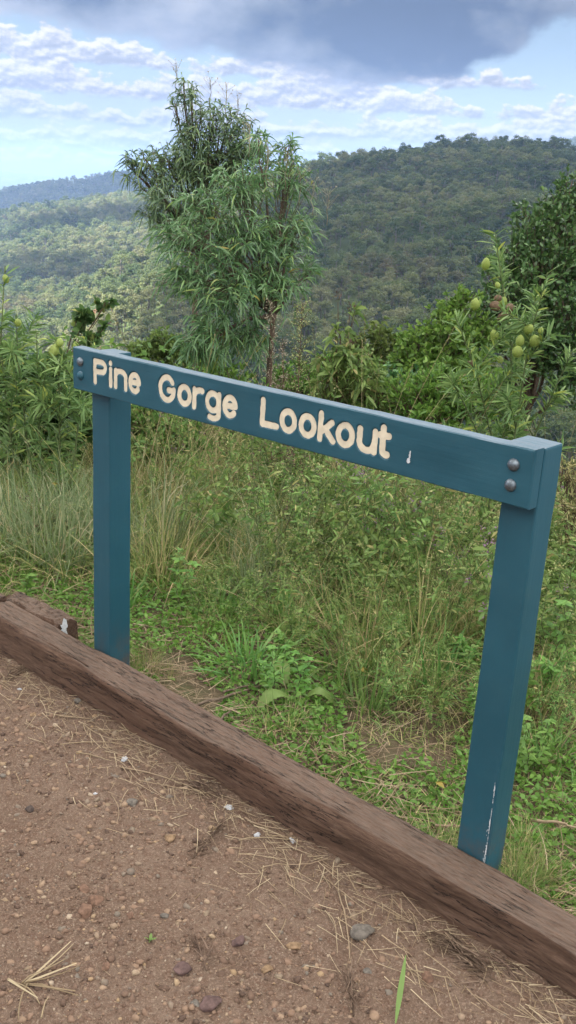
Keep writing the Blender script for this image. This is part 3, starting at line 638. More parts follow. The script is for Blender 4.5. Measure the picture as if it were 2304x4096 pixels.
def build_sign():
    Ln, H, T, PW = 1.7447, .145, .0455, .0965
    s = thing('lookout_sign', 'teal timber sign on two posts reading Pine Gorge Lookout in cream letters', 'sign', tuple(O), YAW)
    # board: body behind a finely divided face into which the letters are routed
    L = letters(); R = .0094
    h = .0019
    us = np.concatenate([np.arange(0.004, Ln - .004, h), [Ln - .004]]); vs = np.concatenate([np.arange(.004, H - .004, h), [H - .004]])
    A, B = np.meshgrid(us, vs)
    d = np.full(A.shape, 9.0)
    for ch, st in L:
        for p in st: d = np.minimum(d, seg_dist(A, B, p))
    rr = R + .0016 + .0011 * vnoise(A * 70, B * 70, 0, 4)
    dep = .0042 * smooth(rr + .0006, rr - .0016, d)
    dip = .0012 * vnoise(A * 6, B * 20, 0, 6)
    b = MB(); nu, nv = len(us), len(vs)
    i = np.arange(nv - 1)[:, None] * nu + np.arange(nu - 1)[None]
    b.add(np.stack([A, dep + dip * (smooth(0, .02, B) * smooth(H, H - .02, B)), -B], -1), np.stack([i, i + nu, i + nu + 1, i + 1], -1).reshape(-1, 4))
    # chamfer ring and sides (edges slightly uneven along the length)
    k = np.arange(0, Ln + .001, .02); k = k[k < Ln - .003]
    def ring(y, inset):
        uu = np.concatenate([[inset], k[(k > inset + .005) & (k < Ln - inset - .005)], [Ln - inset]])
        return uu
    uu = ring(0, .004); c = .006
    prof = [(.0, .004, .004), (.0022, .0012, .0012), (.006, 0, 0), (T - .004, 0, 0), (T, .003, .003)]
    rows = []
    for (y, iu, iv) in prof:
        u2 = np.clip(uu, iu, Ln - iu); u2[0] = iu; u2[-1] = Ln - iu
        w = .0013 * vnoise(u2 * 11, u2 * 0 + 3, y * 40, 8) + .0018 * np.maximum(0, vnoise(u2 * 34, u2 * 0 + 7, y * 10, 9) - .35)
        rows.append((y, iv, u2, w))
    for (ya, va, ua, wa), (yb, vb, ub, wb) in zip(rows[:-1], rows[1:]):
        n = len(ua); top = np.concatenate([np.stack([ua, np.full(n, ya), -(va + wa * (ya > 0))], -1), np.stack([ub, np.full(n, yb), -(vb + wb)], -1)])
        j = np.arange(n - 1); b.add(top, np.stack([j, j + 1, j + n + 1, j + n], -1))
        bot = top.copy(); bot[:n, 2] = -(H - va - wa * (ya > 0)); bot[n:, 2] = -(H - vb - wb); b.add(bot, np.stack([j + 1, j, j + n, j + n + 1], -1))
    for e_ in (0, 1):
        for (ya, va, ua, wa), (yb, vb, ub, wb) in zip(rows[:-1], rows[1:]):
            x0 = ua[-e_]; x1 = ub[-e_]
            b.add([(x0, ya, -va), (x0, ya, -(H - va)), (x1, yb, -(H - vb)), (x1, yb, -vb)], [(0, 1, 2, 3)] if e_ else [(3, 2, 1, 0)])
    b.add([(.003, T, -.003), (Ln - .003, T, -.003), (Ln - .003, T, -H + .003), (.003, T, -H + .003)], [(0, 1, 2, 3)])
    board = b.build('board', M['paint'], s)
    for ch, st in L:
        al = np.concatenate([np.array(p) for p in st]); x0, y0 = al.min(0) - .014; x1, y1 = al.max(0) + .014
        sd = ord(ch) + int(x0 * 100)
        def f(a, c_, st=st, sd=sd):
            dd = np.full(a.shape, 9.0)
            for p in st: dd = np.minimum(dd, seg_dist(a, c_, p))
            return dd - (R + .0010 * vnoise(a * 110 + sd, c_ * 110, 0, 5))
        link('letter', fill_mesh('letter', x0, x1, y0, y1, .0015, f, .0031, M['cream']), board)
    # white paint chip right of the lettering
    def chip(a, c_):
        d1 = seg_dist(a, c_, [(1.4035, .074), (1.4025, .098)]) - .0021; d2 = np.hypot(a - 1.4005, (c_ - .0995) * .8) - .0052
        return np.minimum(d1, d2) + .0012 * vnoise(a * 400, c_ * 400, 0, 2)
    link('paint_chip', fill_mesh('paint_chip', 1.39, 1.41, .068, .112, .0008, chip, -.0007, M['chip']), board)
    for (bu, bv) in ((.0445, .0455), (.0455, .0925), (1.6935, .0455), (1.6925, .0955)):
        m = MB(); n = 18; r = .0158
        for q in range(6):
            a0, a1 = q / 6 * PI / 2, (q + 1) / 6 * PI / 2
            th = np.arange(n) * 2 * PI / n
            def rg(a): return np.stack([bu + r * math.cos(a) * np.cos(th), np.full(n, -.0125 * math.sin(a) + .0005), -bv + r * math.cos(a) * np.sin(th)], -1)
            j = np.arange(n); j2 = (j + 1) % n
            m.add(np.concatenate([rg(a0), rg(a1)]), np.stack([j, j2, j2 + n, j + n], -1))
        m.build('bolt', M['steel'] if bu > 1 or bv < .06 else M['paint'], board, smoothed=True)
    # posts
    for k_, (u0, zt) in enumerate(((.0445, -.009), (1.6482, -.0025))):
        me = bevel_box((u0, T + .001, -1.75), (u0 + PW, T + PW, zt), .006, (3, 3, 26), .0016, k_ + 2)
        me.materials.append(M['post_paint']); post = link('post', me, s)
    # scraped paint along the corner of the near post
    pc = bpy.data.materials['bare white undercoat']
    m = MB(); u0 = 1.6482 + PW
    n_ = 420; zz = -.90 - .40 * rng.uniform(0, 1, n_) ** .8; wid = .0015 + .0075 * smooth(-.96, -1.04, zz) * (.35 + .65 * smooth(.0, .35, vnoise(zz * 26, zz * 0, 0, 7)))
    xx = u0 - .0075 - .004 * vnoise(zz * 14, zz * 0, 0, 3) + wid * rng.uniform(-1, 1, n_)
    ok = vnoise(xx * 330, zz * 46, 0, 8) > -.25 + .5 * (zz > -1.0); xx, zz = xx[ok], zz[ok]; n_ = len(xx)
    xx = np.minimum(xx, u0 - .0066); yy = T - .0006 - rng.uniform(0, .0004, n_)
    ax = rng.uniform(.0004, .0014, n_); az_ = rng.uniform(.002, .006, n_)
    v = np.stack([np.stack([xx - ax, yy, zz + .2 * az_], -1), np.stack([xx, yy, zz - az_], -1), np.stack([xx + ax, yy, zz - .1 * az_], -1), np.stack([xx + .2 * ax, yy, zz + az_], -1)], 1).reshape(-1, 3)
    m.add(v, np.arange(n_ * 4).reshape(-1, 4)); m.build('paint_scrape_speck', M['chip'], post)
build_sign()

# ------------------------------------------------------------------ the timber rail along the path
def mat_timber(name, tint=1.0):
    m, nt = newmat(name); N = NT(nt)
    tc = N.n('ShaderNodeTexCoord'); p = tc.outputs['Object']
    def g(sx, sc, det=6, ro=.65, loc=(0, 0, 0), dist=0.0): return N.noise(N.mapping(p, (2.2, sx, sx), loc), sc, det, ro, dist)
    gr = g(16, 6, 8, .7, (0, 0, 0), .15); fi = g(22, 14, 6, .7, (5, 1, 2)); ck = g(30, 1.6, 5, .6, (3, 1, 7)); big = N.noise(p, 3.2, 5, .6); dirt = N.noise(p, 26, 6, .7)
    col = N.ramp(gr, [(.30, (0.0516 * tint, 0.0298 * tint, 0.0203 * tint)), (.5, (0.0989 * tint, 0.0586 * tint, 0.0397 * tint)), (.68, (0.1505 * tint, 0.0941 * tint, 0.0662 * tint))])
    col = N.mix(N.math('MULTIPLY', N.smooth(big, .45, .7), .45), col, c4((0.1075 * tint, 0.0576 * tint, 0.0380 * tint)))
    col = N.mix(N.math('MULTIPLY', N.smooth(fi, .42, .30), .45), col, c4((0.0280, 0.0192, 0.0144)))
    crack = N.math('MULTIPLY', N.smooth(N.math('ABSOLUTE', N.math('SUBTRACT', ck, .5)), .016, .003), N.smooth(big, .40, .50))
    col = N.mix(crack, col, c4((0.0112, 0.0080, 0.0064)))
    col = N.mix(N.math('MULTIPLY', N.smooth(dirt, .56, .72), .55), col, c4((0.1240, 0.0840, 0.0624)))
    sep = N.n('ShaderNodeSeparateXYZ'); N.l(tc.outputs['Normal'], sep.inputs[0])
    col = N.mix(N.math('MULTIPLY', N.smooth(sep.outputs[2], .5, .9), N.math('MULTIPLY', N.smooth(fi, .35, .6), .5)), col, c4((0.1360, 0.1104, 0.0896)))   # bleached upper face
    h = N.math('ADD', N.math('MULTIPLY', gr, .8), N.math('ADD', N.math('MULTIPLY', fi, .6), N.math('MULTIPLY', crack, -.9)))
    N.out(N.bsdf(col, .9, .2, N.bump(h, .9, .007)))
    return m
M['timber'] = mat_timber('weathered brown timber'); M['stub'] = mat_timber('cracked grey timber', .95)
def timber(name, u0, u1, n0, n1, zt, zb, slope, seed, mat, du=.008, rough=.006, wave=.010, checks=0.0):
    """squared log with rounded, rotted arrises: cross-section ring swept along its length"""
    us = np.arange(u0, u1 + du * .5, du); w = n1 - n0; hgt = zt - zb
    # ring parameter round the section: front bottom -> front top -> back top -> back bottom
    ring = []
    nf, ntp = 26, 22
    for k in range(nf): ring.append((0, -1 + k / nf))
    for k in range(ntp): ring.append((k / ntp, 0))
    for k in range(9): ring.append((1, -k / 8))
    ring = np.array(ring); nr = len(ring)
    r = .014
    yy = ring[:, 0] * w; zz = ring[:, 1] * hgt
    # round the two upper arrises
    def rnd(y, z):
        for cy, sg in ((r, 1), (w - r, -1)):
            cz = -r; m = ((cy - y) * sg > 0) & (z > cz)
            dy, dz = y - cy, z - cz; l = np.hypot(dy, dz) + 1e-9; k = np.where(m & (l > r), r / l, 1)
            y = cy + dy * k; z = cz + dz * k
        return y, z
    yy, zz = rnd(yy, zz)
    A = np.repeat(us[:, None], nr, 1); Y = np.repeat(yy[None], len(us), 0); Z = np.repeat(zz[None], len(us), 0)
    s = seed * 7.3
    grain = fbm(A * 2.2 + s, Y * 65, Z * 65, 3, seed, .6) * rough * .45 + fbm(A * 5 + s, Y * 150, Z * 150, 2, seed + 4, .6) * rough * .2
    lump = fbm(A * 4.2 + s, Y * 8, Z * 8, 3, seed + 9) * rough
    cy, cz = Y - w / 2, Z + hgt / 2
    isf = (Y < w * .12); ist = (Z > -hgt * .12)
    Y = Y + np.where(isf, -1, np.where(Y > w * .88, .6, 0)) * (grain + lump)
    Z = Z + np.where(ist, 1, 0) * (grain + .4 * lump)
    # rotted front arris: wanders in and out and drops a little
    edge = smooth(.035, 0, Y) * smooth(-.05, 0, Z)
    wv = fbm(us * 3.1 + s, us * 0 + 2, 0, 4, seed + 20)[:, None]
    Y = Y + edge * wave * (wv + .2); Z = Z - edge * wave * .8 * np.abs(wv)
    if checks:
        ck = vnoise(A * 60, Y * 22 + s, 0, seed + 30); Z = Z - np.where(ist, 1, 0) * checks * smooth(.1, .5, np.abs(ck)) * 0 - np.where(ist, 1, 0) * checks * smooth(.16, .03, np.abs(ck))
        Z = Z - np.where(ist, 1, 0) * checks * .8 * (np.floor(vnoise(A * 18, Y * 30 + s, 0, seed + 31) * 3) / 3)
    Z = Z + zt + slope * (A - u0)
    # worn ends
    b = MB(); n = len(us)
    v = np.stack([A, Y + n0, Z], -1)
    i = np.arange(n - 1)[:, None] * nr + np.arange(nr - 1)[None]
    b.add(v.reshape(-1, 3), np.stack([i, i + 1, i + nr + 1, i + nr], -1).reshape(-1, 4))
    for e_, flip in ((0, False), (n - 1, True)):
        c = v[e_].mean(0); ringv = v[e_]; k = np.arange(nr - 1)
        tri = np.stack([np.full(nr - 1, nr), k + 1, k] if not flip else [np.full(nr - 1, nr), k, k + 1], -1)
        b.add(np.concatenate([ringv, c[None]]), None, tri)
    return b
def lx(o): o.location = (O[0], O[1], 0); o.rotation_euler = (0, 0, YAW); return o
# top of the rail drops from .19 (far end) to .125 (near end)
rail = lx(timber('rail', -.478, 2.75, -.092, .032, .192, -.12, -.0235, 3, M['timber'], wave=.008, rough=.0075, du=.005).build('timber_rail', M['timber'], smoothed=True))
tag(rail, 'long weathered brown timber rail along the gravel path edge', 'timber rail')
stub = lx(timber('stub', -.56, -.185, .040, .142, .180, -.12, 0.0, 11, M['stub'], du=.006, rough=.007, wave=.006, checks=.010).build('timber_stub', M['stub'], smoothed=True))
tag(stub, 'short cracked timber block with white flaked corner behind the rail', 'timber block')
m = MB(); a_ = np.linspace(0, 2 * PI, 40)[:-1]
for e_ in (1,):
    rr_ = .020 * (1 + .55 * vnoise(np.cos(a_) * 3, np.sin(a_) * 3, 0, 5) + .35 * vnoise(np.cos(a_) * 9, np.sin(a_) * 9, 0, 6))
    ring_ = np.stack([np.full(39, -.1775) + .004 * np.abs(np.cos(a_)), .070 + rr_ * np.cos(a_) * .9, .155 + rr_ * np.sin(a_) * 1.5], -1)
    m.add(np.concatenate([ring_, [(-.172, .07, .155)]]), None, np.stack([np.arange(39), (np.arange(39) + 1) % 39, np.full(39, 39)], -1))
m.build('white_flake', M['chip'], stub)
tag(lx(timber('rail', -1.9, -.492, -.10, .03, .235, -.12, -.02, 17, M['timber'], du=.02).build('timber_rail', M['timber'], smoothed=True)), 'next timber rail just cut by the frame edge beyond the first', 'timber rail')
# ------------------------------------------------------------------ gravel, stones and litter on the path
def ico(sub=1):
    import bmesh
    bm = bmesh.new(); bmesh.ops.create_icosphere(bm, subdivisions=sub, radius=1)
    v = np.array([q.co[:] for q in bm.verts]); bm.verts.index_update(); f = np.array([[q.index for q in x.verts] for x in bm.faces]); bm.free(); return v, f
def stone_mat(name, stops, bump=.4):
    m, nt = newmat(name); N = NT(nt)
    g = N.n('ShaderNodeNewGeometry'); tc = N.n('ShaderNodeTexCoord')
    f = N.noise(tc.outputs['Object'], 120, 4, .6)
    col = N.mix(N.math('MULTIPLY', N.smooth(f, .4, .7), .45), N.ramp(g.outputs['Random Per Island'], stops), c4((.17, .108, .08)))
    N.out(N.bsdf(col, .9, .2, N.bump(f, bump, .003))); return m
GRAV = [(0, (0.0530, 0.0349, 0.0263)), (.2, (0.1017, 0.0634, 0.0438)), (.45, (0.1546, 0.0991, 0.0692)), (.65, (0.1945, 0.1240, 0.0832)), (.80, (0.2564, 0.1791, 0.1182)), (.88, (0.1326, 0.1147, 0.0946)), (.96, (0.2652, 0.1791, 0.1007)), (1, (0.3182, 0.2570, 0.1926))]
M['gravel'] = stone_mat('mixed gravel', GRAV)
def batch_stones(pos, size, sub=0):
    v, f = ico(sub + 1); n = len(pos)
    rot = randdir(n)
    X = nrm(np.cross(rot, randdir(n))); Yv = np.cross(rot, X)
    sc = np.stack([size * rng.uniform(.8, 1.35, n), size * rng.uniform(.65, 1.0, n), size * rng.uniform(.4, .75, n)], -1)
    jit = 1 + rng.uniform(-.34, .30, (n, len(v)))
    lv = v[None] * jit[..., None] * sc[:, None]
    # flattish stones lie nearly level
    tilt = nrm(np.stack([rng.normal(0, .3, n), rng.normal(0, .3, n), np.ones(n)], -1)); a = rng.uniform(0, 2 * PI, n)
    x0 = np.stack([np.cos(a), np.sin(a), np.zeros(n)], -1); Yv = nrm(np.cross(tilt, x0)); X = np.cross(Yv, tilt)
    w = lv[..., :1] * X[:, None] + lv[..., 1:2] * Yv[:, None] + lv[..., 2:] * tilt[:, None] + pos[:, None]
    b = MB(); b.add(w.reshape(-1, 3), None, (f[None] + (np.arange(n) * len(v))[:, None, None]).reshape(-1, 3)); return b
def path_points(n, n_pow=1.0, umin=-1.1, umax=2.7, nmin=-2.3, nmax=-.1):
    u = rng.uniform(umin, umax, n); k = nmax - (nmax - nmin) * rng.uniform(0, 1, n) ** n_pow
    x, y = xy(u, k); return x, y
def gravel():
    x, y = path_points(52000); d = fbm(x * 2.2, y * 2.2, oct=3, s=40); k = rng.uniform(size=len(x)) < np.clip(.62 + .55 * d, .12, 1)
    x, y = x[k], y[k]; size = .0024 * np.exp(rng.exponential(.50, len(x))); size = np.minimum(size, .012)
    z = path_z(x, y) - size * .05
    b = batch_stones(np.stack([x, y, z], -1), size, 0)
    x, y = path_points(750); size = rng.uniform(.006, .0125, len(x)); z = path_z(x, y) - size * .10
    b2 = batch_stones(np.stack([x, y, z], -1), size, 1)
    for v, t in zip(b2.v, b2.t): b.add(v, None, t)
    tag(b.build('gravel', M['gravel']), kind='stuff')
gravel()
def rock(loc, s, col, label, seed):
    v, f = ico(3); r = np.random.default_rng(seed)
    k = 1 + .28 * fbm(v[:, 0] * 1.3 + seed, v[:, 1] * 1.3, v[:, 2] * 1.3, 3, seed)
    v = v * k[:, None]
    for q in range(5):      # broken facets
        d = nrm(r.normal(size=3)); h = r.uniform(.55, .8); o_ = v @ d - h; v = v - np.maximum(o_, 0)[:, None] * d * .85
    v = v * np.array([1.1, .85, .55]) * s
    b = MB(); b.add(v, None, f)
    m, nt = newmat('stone'); N = NT(nt); tc = N.n('ShaderNodeTexCoord')
    f1 = N.noise(tc.outputs['Object'], 60, 5, .65)
    N.out(N.bsdf(N.mix(N.smooth(f1, .35, .65), c4([c * .7 for c in col]), c4([c * 1.25 for c in col])), .9, .2, N.bump(f1, .5, .004)))
    o = b.build('stone', m, None, (loc[0], loc[1], float(path_z(np.array([loc[0]]), np.array([loc[1]]))[0]) + s * .12))
    o.rotation_euler = (0, 0, seed * 1.7); tag(o, label, 'stone', 'stones on the gravel path'); return o
BROWN, GREY, PURP, OCHRE, DARK = (0.1394, 0.0820, 0.0558), (0.1189, 0.1025, 0.0861), (0.0943, 0.0590, 0.0525), (0.1886, 0.1230, 0.0722), (0.0615, 0.0459, 0.0394)
RL = [(GREY, 'large grey stone lying against the straw beside the rail'), (BROWN, 'broad flat brown stone in the middle of the path'), (BROWN, 'rounded brown stone just above the broad flat one'), (BROWN, 'small upright tan stone above a pair of brown ones'),
      (PURP, 'flat purplish stone near the bottom edge of the photo'), (GREY, 'small grey pebble touching the flat purplish stone'), (PURP, 'dark maroon stone out on bare dirt'), (PURP, 'pinkish slab half sunk in the dirt'), (GREY, 'grey angular stone below the straw drift'),
      (OCHRE, 'ochre wedge of stone left of a needle sprig'), (BROWN, 'rust brown pebble among a small cluster'), (OCHRE, 'square tan stone left of the large grey one'), (GREY, 'pale grey chip under the large grey stone'), (GREY, 'grey oval pebble at the path centre'),
      (BROWN, 'brown pebble pair member left of the grey oval'), (OCHRE, 'orange tan stone with a flat top near the needle tuft'), (DARK, 'dark charcoal pebble near the left edge'), (GREY, 'grey pebble tucked under the far part of the rail'), (BROWN, 'brown stone beside the long straw near the rail'), (OCHRE, 'yellow stone at the far end of the path')]
for i, (p, (c, lab)) in enumerate(zip(ROCKS, RL)): rock(p[:2], p[2] * .92, c, lab, 50 + i)
M['straw'] = leafmat('dry straw', [(0, (0.1640, 0.1107, 0.0697)), (.5, (0.2706, 0.1968, 0.1271)), (1, (0.3772, 0.2952, 0.1968))], .1, .8, .15, .2)
M['needle'] = leafmat('dead brown needles', [(0, (0.0615, 0.0410, 0.0287)), (.6, (0.1230, 0.0820, 0.0574)), (1, (0.1804, 0.1271, 0.0902))], .05, .85, .15, .2)
def pz(x, y): return float(path_z(np.array([x]), np.array([y]))[0])
def stalk_mesh(b, p, q, r, lift=.006, bend=.02, seed=0):
    rr = np.random.default_rng(seed); t = np.linspace(0, 1, 7); p = np.array(p); q = np.array(q); d = q - p; per = np.array([-d[1], d[0]])
    xy_ = p + d * t[:, None] + per * (rr.uniform(-.12, .12) * np.sin(PI * t))[:, None]
    z = np.array([pz(*a) for a in xy_]); z = np.maximum(z, z.mean()) + lift + rr.uniform(0, .004) * t
    b.tube(np.concatenate([xy_, z[:, None]], 1), np.linspace(r, r * .6, 7), 5)
ST = ['long pale straw lying between the large grey stone and the rail', 'straw crossing toward the rail above the grey stone', 'pale straw at the far left end of the path', 'straw leaning against the foot of the rail', 'long level straw across the far drift', 'long straw running down the middle drift', 'forked straw lying along the foot of the rail', 'reddish straw beside the big needle tuft', 'pale straw near the lower end of the rail', 'thin curved straw alone on the gravel', 'level straw below the white flecks', 'split straw pair at the middle of the rail', 'long straw hugging the rail near the white fluff', 'short straw on bare dirt near the rail', 'thin straw slanting down from the rail', 'thin straw in the upper drift', 'straw lying under the middle drift', 'short straw left of the large grey stone', 'thin straw along the foot of the rail at mid length']
for i, ((p, q), lab) in enumerate(zip(STALKS, ST)):
    b = MB(); stalk_mesh(b, p, q, rng.uniform(.0014, .0024), seed=i); tag(b.build('dry_stalk', M['straw']), lab, 'straw', 'dry stalks on the path')
b = MB()
for i, (p, q) in enumerate(BUNDLE):
    stalk_mesh(b, p, q, .0022, .007, seed=90 + i)
    p, q = np.array(p), np.array(q); d = q - p
    if i < 4: b.strips([(p[0], p[1], pz(*p) + .006)], [(d[0], d[1], .01)], np.hypot(*d) * .95, .0055, -.01, 4, P_STRAW, side=[(-d[1], d[0], .1)])
tag(b.build('straw_bundle', M['straw']), 'splayed bundle of bleached straw on the gravel', 'straw')
def needles(p, q, n, w, label, seed):
    p = np.array(p); q = np.array(q); d = q - p; L = np.hypot(*d); dirn = d / L; per = np.array([-dirn[1], dirn[0]])
    t = rng.uniform(0, .8, n); side = rng.normal(0, .5, n)
    base = p + d * t[:, None] + per * (rng.normal(0, w * .35, n))[:, None]
    dd = np.concatenate([dirn[None] + per * side[:, None], rng.uniform(-.02, .22, (n, 1))], 1)
    z = np.array([pz(*a) for a in base]) + rng.uniform(.002, .016, n)
    b = MB(); b.strips(np.concatenate([base, z[:, None]], 1), dd, rng.uniform(.35, .6, n) * min(L, .12), rng.uniform(.0022, .0042, n), .1, 4, P_STRAW, sickle=rng.uniform(-.15, .15, n))
    b.tube([(p[0], p[1], pz(*p) + .004), ((p[0]+q[0])/2, (p[1]+q[1])/2, pz(*((p+q)/2)) + .008), (q[0], q[1], pz(*q) + .006)], [.0022, .0018, .001], 5)
    tag(b.build('needle_sprig', M['needle']), label, 'dead twig', 'dead needle sprigs on the path')
NL = ['upright dead needle tuft left of the green leaf', 'largest drift of dead needles along the rail foot', 'dead needles overlapping the largest drift', 'dead needle sprig at the far end by the rail', 'dark needle sprig below the white fluff', 'small faint needle sprig on bare gravel', 'dead needles gathered under the rail at mid length', 'thin needle sprig by the rail near the photo corner']
for i, ((p, q), lab) in enumerate(zip(NEEDLES, NL)): needles(p, q, [38, 90, 60, 46, 46, 26, 60, 30][i], [.03, .045, .04, .05, .02, .02, .04, .03][i], lab, i)
# loose litter drifted against the rail
def litter():
    b = MB(); n = 1150
    u = rng.uniform(-.5, 2.6, n); k = -.105 - np.abs(rng.normal(0, .10, n)) * np.clip(1.1 + .5 * vnoise(u * 2, u * 0, 0, 3), .3, 2)
    x, y = xy(u, k); a = rng.normal(YAW, .7, n); d = np.stack([np.cos(a), np.sin(a), rng.uniform(-.03, .06, n)], -1)
    z = path_z(x, y) + rng.uniform(.003, .012, n)
    b.strips(np.stack([x, y, z], -1), d, rng.uniform(.02, .11, n), rng.uniform(.0012, .003, n), .03, 3, P_STRAW, sickle=rng.uniform(-.2, .2, n), side=np.stack([-np.sin(a), np.cos(a), rng.uniform(-.3, .3, n)], -1))
    n = 160; x, y = path_points(n); a = rng.uniform(0, 6.28, n); z = path_z(x, y) + .004
    b.strips(np.stack([x, y, z], -1), np.stack([np.cos(a), np.sin(a), np.zeros(n)], -1), rng.uniform(.01, .05, n), rng.uniform(.001, .0028, n), .0, 3, P_STRAW, side=np.stack([-np.sin(a), np.cos(a), a * 0], -1))
    tag(b.build('straw_litter', M['straw']), kind='stuff')
litter()
M['fleck'] = plainmat('white fluff', (.40, .40, .41), .9, .1, .15, 200)
FL = ['tiny white fluff by the far needle sprig', 'speckled white fluff in the far straw drift', 'bright white fluff tuft by the rail foot', 'pale fluff beside a level straw', 'white fluff on the edge of the lower drift', 'faint pale specks on the gravel']
for i, (p, lab) in enumerate(zip(FLECKS, FL)):
    v, f = ico(4); k = 1 + .45 * fbm(v[:, 0] * 2.2 + i * 9, v[:, 1] * 2.2, v[:, 2] * 2.2, 4, 60 + i, .7)
    sp = [.006, .010, .011, .008, .009, .005][i]
    w = v * np.clip(k, .15, 2)[:, None] * np.array([1.2, .8, .45]) * sp
    bb = MB(); bb.add(w, None, f); o = bb.build('white_fluff', M['fleck'], None, (p[0], p[1], pz(*p) + .002)); o.rotation_euler = (0, 0, i * 1.3)
    tag(o, lab, 'fluff', 'white fluff on the path')
M['freshleaf'] = leafmat('fresh green leaf', [(0, (.12, .20, .05)), (1, (.15, .23, .06))], .25, .45, .3, 0)
b = MB(); p, q = np.array(LEAF_A), np.array(LEAF_B); d = q - p
b.strips([(q[0], q[1], pz(*q) + .006)], [(-d[0], -d[1], .10)], np.hypot(*d), .0135, .08, 8, P_LANCE, side=[(-d[1], d[0], .01)])
tag(b.build('fallen_leaf', M['freshleaf']), 'single long green leaf lying on the gravel', 'leaf')
b = MB(); a = np.linspace(0, 6.28, 5)[:4]; z0 = pz(*SPROUT)
b.strips(np.tile([SPROUT[0], SPROUT[1], z0], (4, 1)), np.stack([np.cos(a), np.sin(a), a * 0 + .9], -1), .022, .010, .3, 4, P_OVATE)
tag(b.build('seedling', M['freshleaf']), 'tiny green seedling sprouting in the gravel', 'seedling')
# ------------------------------------------------------------------ plants
M['bark'] = plainmat('grey brown bark', (.115, .085, .062), .9, .15, .35, 60)
M['greenstem'] = plainmat('green stem', (.10, .13, .05), .7, .25, .25, 60)
M['drystem'] = plainmat('dry brown stem', (.105, .070, .048), .85, .15, .3, 60)
M['wattle'] = leafmat('wattle leaf', [(0, (0.072, 0.144, 0.057)), (.4, (0.118, 0.218, 0.085)), (.9, (0.173, 0.281, 0.110)), (.985, (0.257, 0.350, 0.100)), (1, (0.411, 0.312, 0.075))], .38, .42, .6)
M['wattle_far'] = leafmat('dark wattle leaf', [(0, (0.074, 0.150, 0.072)), (.5, (0.126, 0.223, 0.104)), (.95, (0.199, 0.309, 0.129)), (1, (0.293, 0.419, 0.119))], .32, .42, .6)
M['dark'] = leafmat('dark glossy leaf', [(0, (0.045, 0.106, 0.037)), (.5, (0.071, 0.158, 0.047)), (.92, (0.106, 0.213, 0.061)), (1, (0.170, 0.291, 0.085))], .22, .40, .5)
M['bright'] = leafmat('bright shrub leaf', [(0, (0.078, 0.156, 0.029)), (.5, (0.121, 0.224, 0.040)), (1, (0.206, 0.318, 0.062))], .42, .5, .35)
M['pale'] = leafmat('pale shrub leaf', [(0, (0.086, 0.149, 0.037)), (.5, (0.132, 0.207, 0.055)), (1, (0.196, 0.270, 0.075))], .42, .5, .35)
M['lantana'] = leafmat('lantana leaf', [(0, (0.045, 0.097, 0.030)), (.5, (0.081, 0.156, 0.045)), (.93, (0.141, 0.230, 0.063)), (1, (0.297, 0.283, 0.075))], .4, .55, .3)
M['cotton'] = leafmat('balloon bush leaf', [(0, (0.094, 0.175, 0.052)), (.5, (0.142, 0.233, 0.071)), (.9, (0.202, 0.292, 0.091)), (1, (0.350, 0.389, 0.078))], .3, .5, .35)
M['weed'] = leafmat('weed leaf', [(0, (0.092, 0.170, 0.044)), (.5, (0.155, 0.245, 0.065)), (.9, (0.230, 0.321, 0.089)), (1, (0.385, 0.321, 0.135))], .4, .55, .3)
M['broad'] = leafmat('fresh broad weed leaf', [(0, (0.092, 0.201, 0.034)), (.6, (0.132, 0.259, 0.046)), (1, (0.184, 0.322, 0.063))], .42, .5, .35)
M['grassy'] = leafmat('long grass', [(0, (0.117, 0.176, 0.048)), (.35, (0.191, 0.261, 0.074)), (.6, (0.272, 0.318, 0.107)), (.78, (0.404, 0.355, 0.158)), (1, (0.664, 0.513, 0.288))], .4, .6, .25, .35)
M['greygrass'] = leafmat('grey green tussock', [(0, (0.122, 0.187, 0.082)), (.5, (0.213, 0.286, 0.139)), (.8, (0.311, 0.360, 0.187)), (1, (0.556, 0.489, 0.311))], .4, .6, .25, .3)
M['strawgrass'] = leafmat('straw coloured grass', [(0, (0.132, 0.150, 0.048)), (.4, (0.240, 0.228, 0.090)), (.75, (0.372, 0.318, 0.156)), (1, (0.504, 0.420, 0.240))], .3, .65, .2, .3)
M['lushgrass'] = leafmat('fresh broad grass', [(0, (0.083, 0.179, 0.040)), (.6, (0.128, 0.237, 0.054)), (1, (0.210, 0.300, 0.086))], .35, .5, .35, .3)
M['seed'] = leafmat('pale seed fluff', [(0, (.20, .165, .11)), (.5, (.33, .28, .20)), (1, (.46, .41, .31))], .3, .8, .1)
M['budgreen'] = leafmat('green yellow flower buds', [(0, (.16, .21, .07)), (.6, (.28, .30, .12)), (1, (.45, .40, .20))], .3, .7, .2)
M['pod'] = None
def mat_pod(name, a, b):
    m, nt = newmat(name); N = NT(nt); tc = N.n('ShaderNodeTexCoord'); f = N.noise(tc.outputs['Object'], 30, 4, .6)
    col = N.mix(N.smooth(f, .35, .65), c4(a), c4(b)); s = N.bsdf(col, .55, .35)
    tr = N.n('ShaderNodeBsdfTranslucent'); N.l(col, tr.inputs[0]); mx = N.n('ShaderNodeMixShader'); mx.inputs[0].default_value = .45
    N.l(s, mx.inputs[1]); N.l(tr.outputs[0], mx.inputs[2]); N.out(mx.outputs[0]); return m
M['pod'] = mat_pod('green balloon pod', (.30, .40, .09), (.44, .50, .16)); M['podbrown'] = mat_pod('dried brown pod', (.15, .092, .055), (.27, .18, .11))
M['pink'] = leafmat('pink petals', [(0, (.62, .30, .26)), (1, (.75, .45, .36))], .3, .6, .2); M['purple'] = leafmat('purple florets', [(0, (.16, .09, .14)), (1, (.28, .18, .25))], .2, .7, .2)
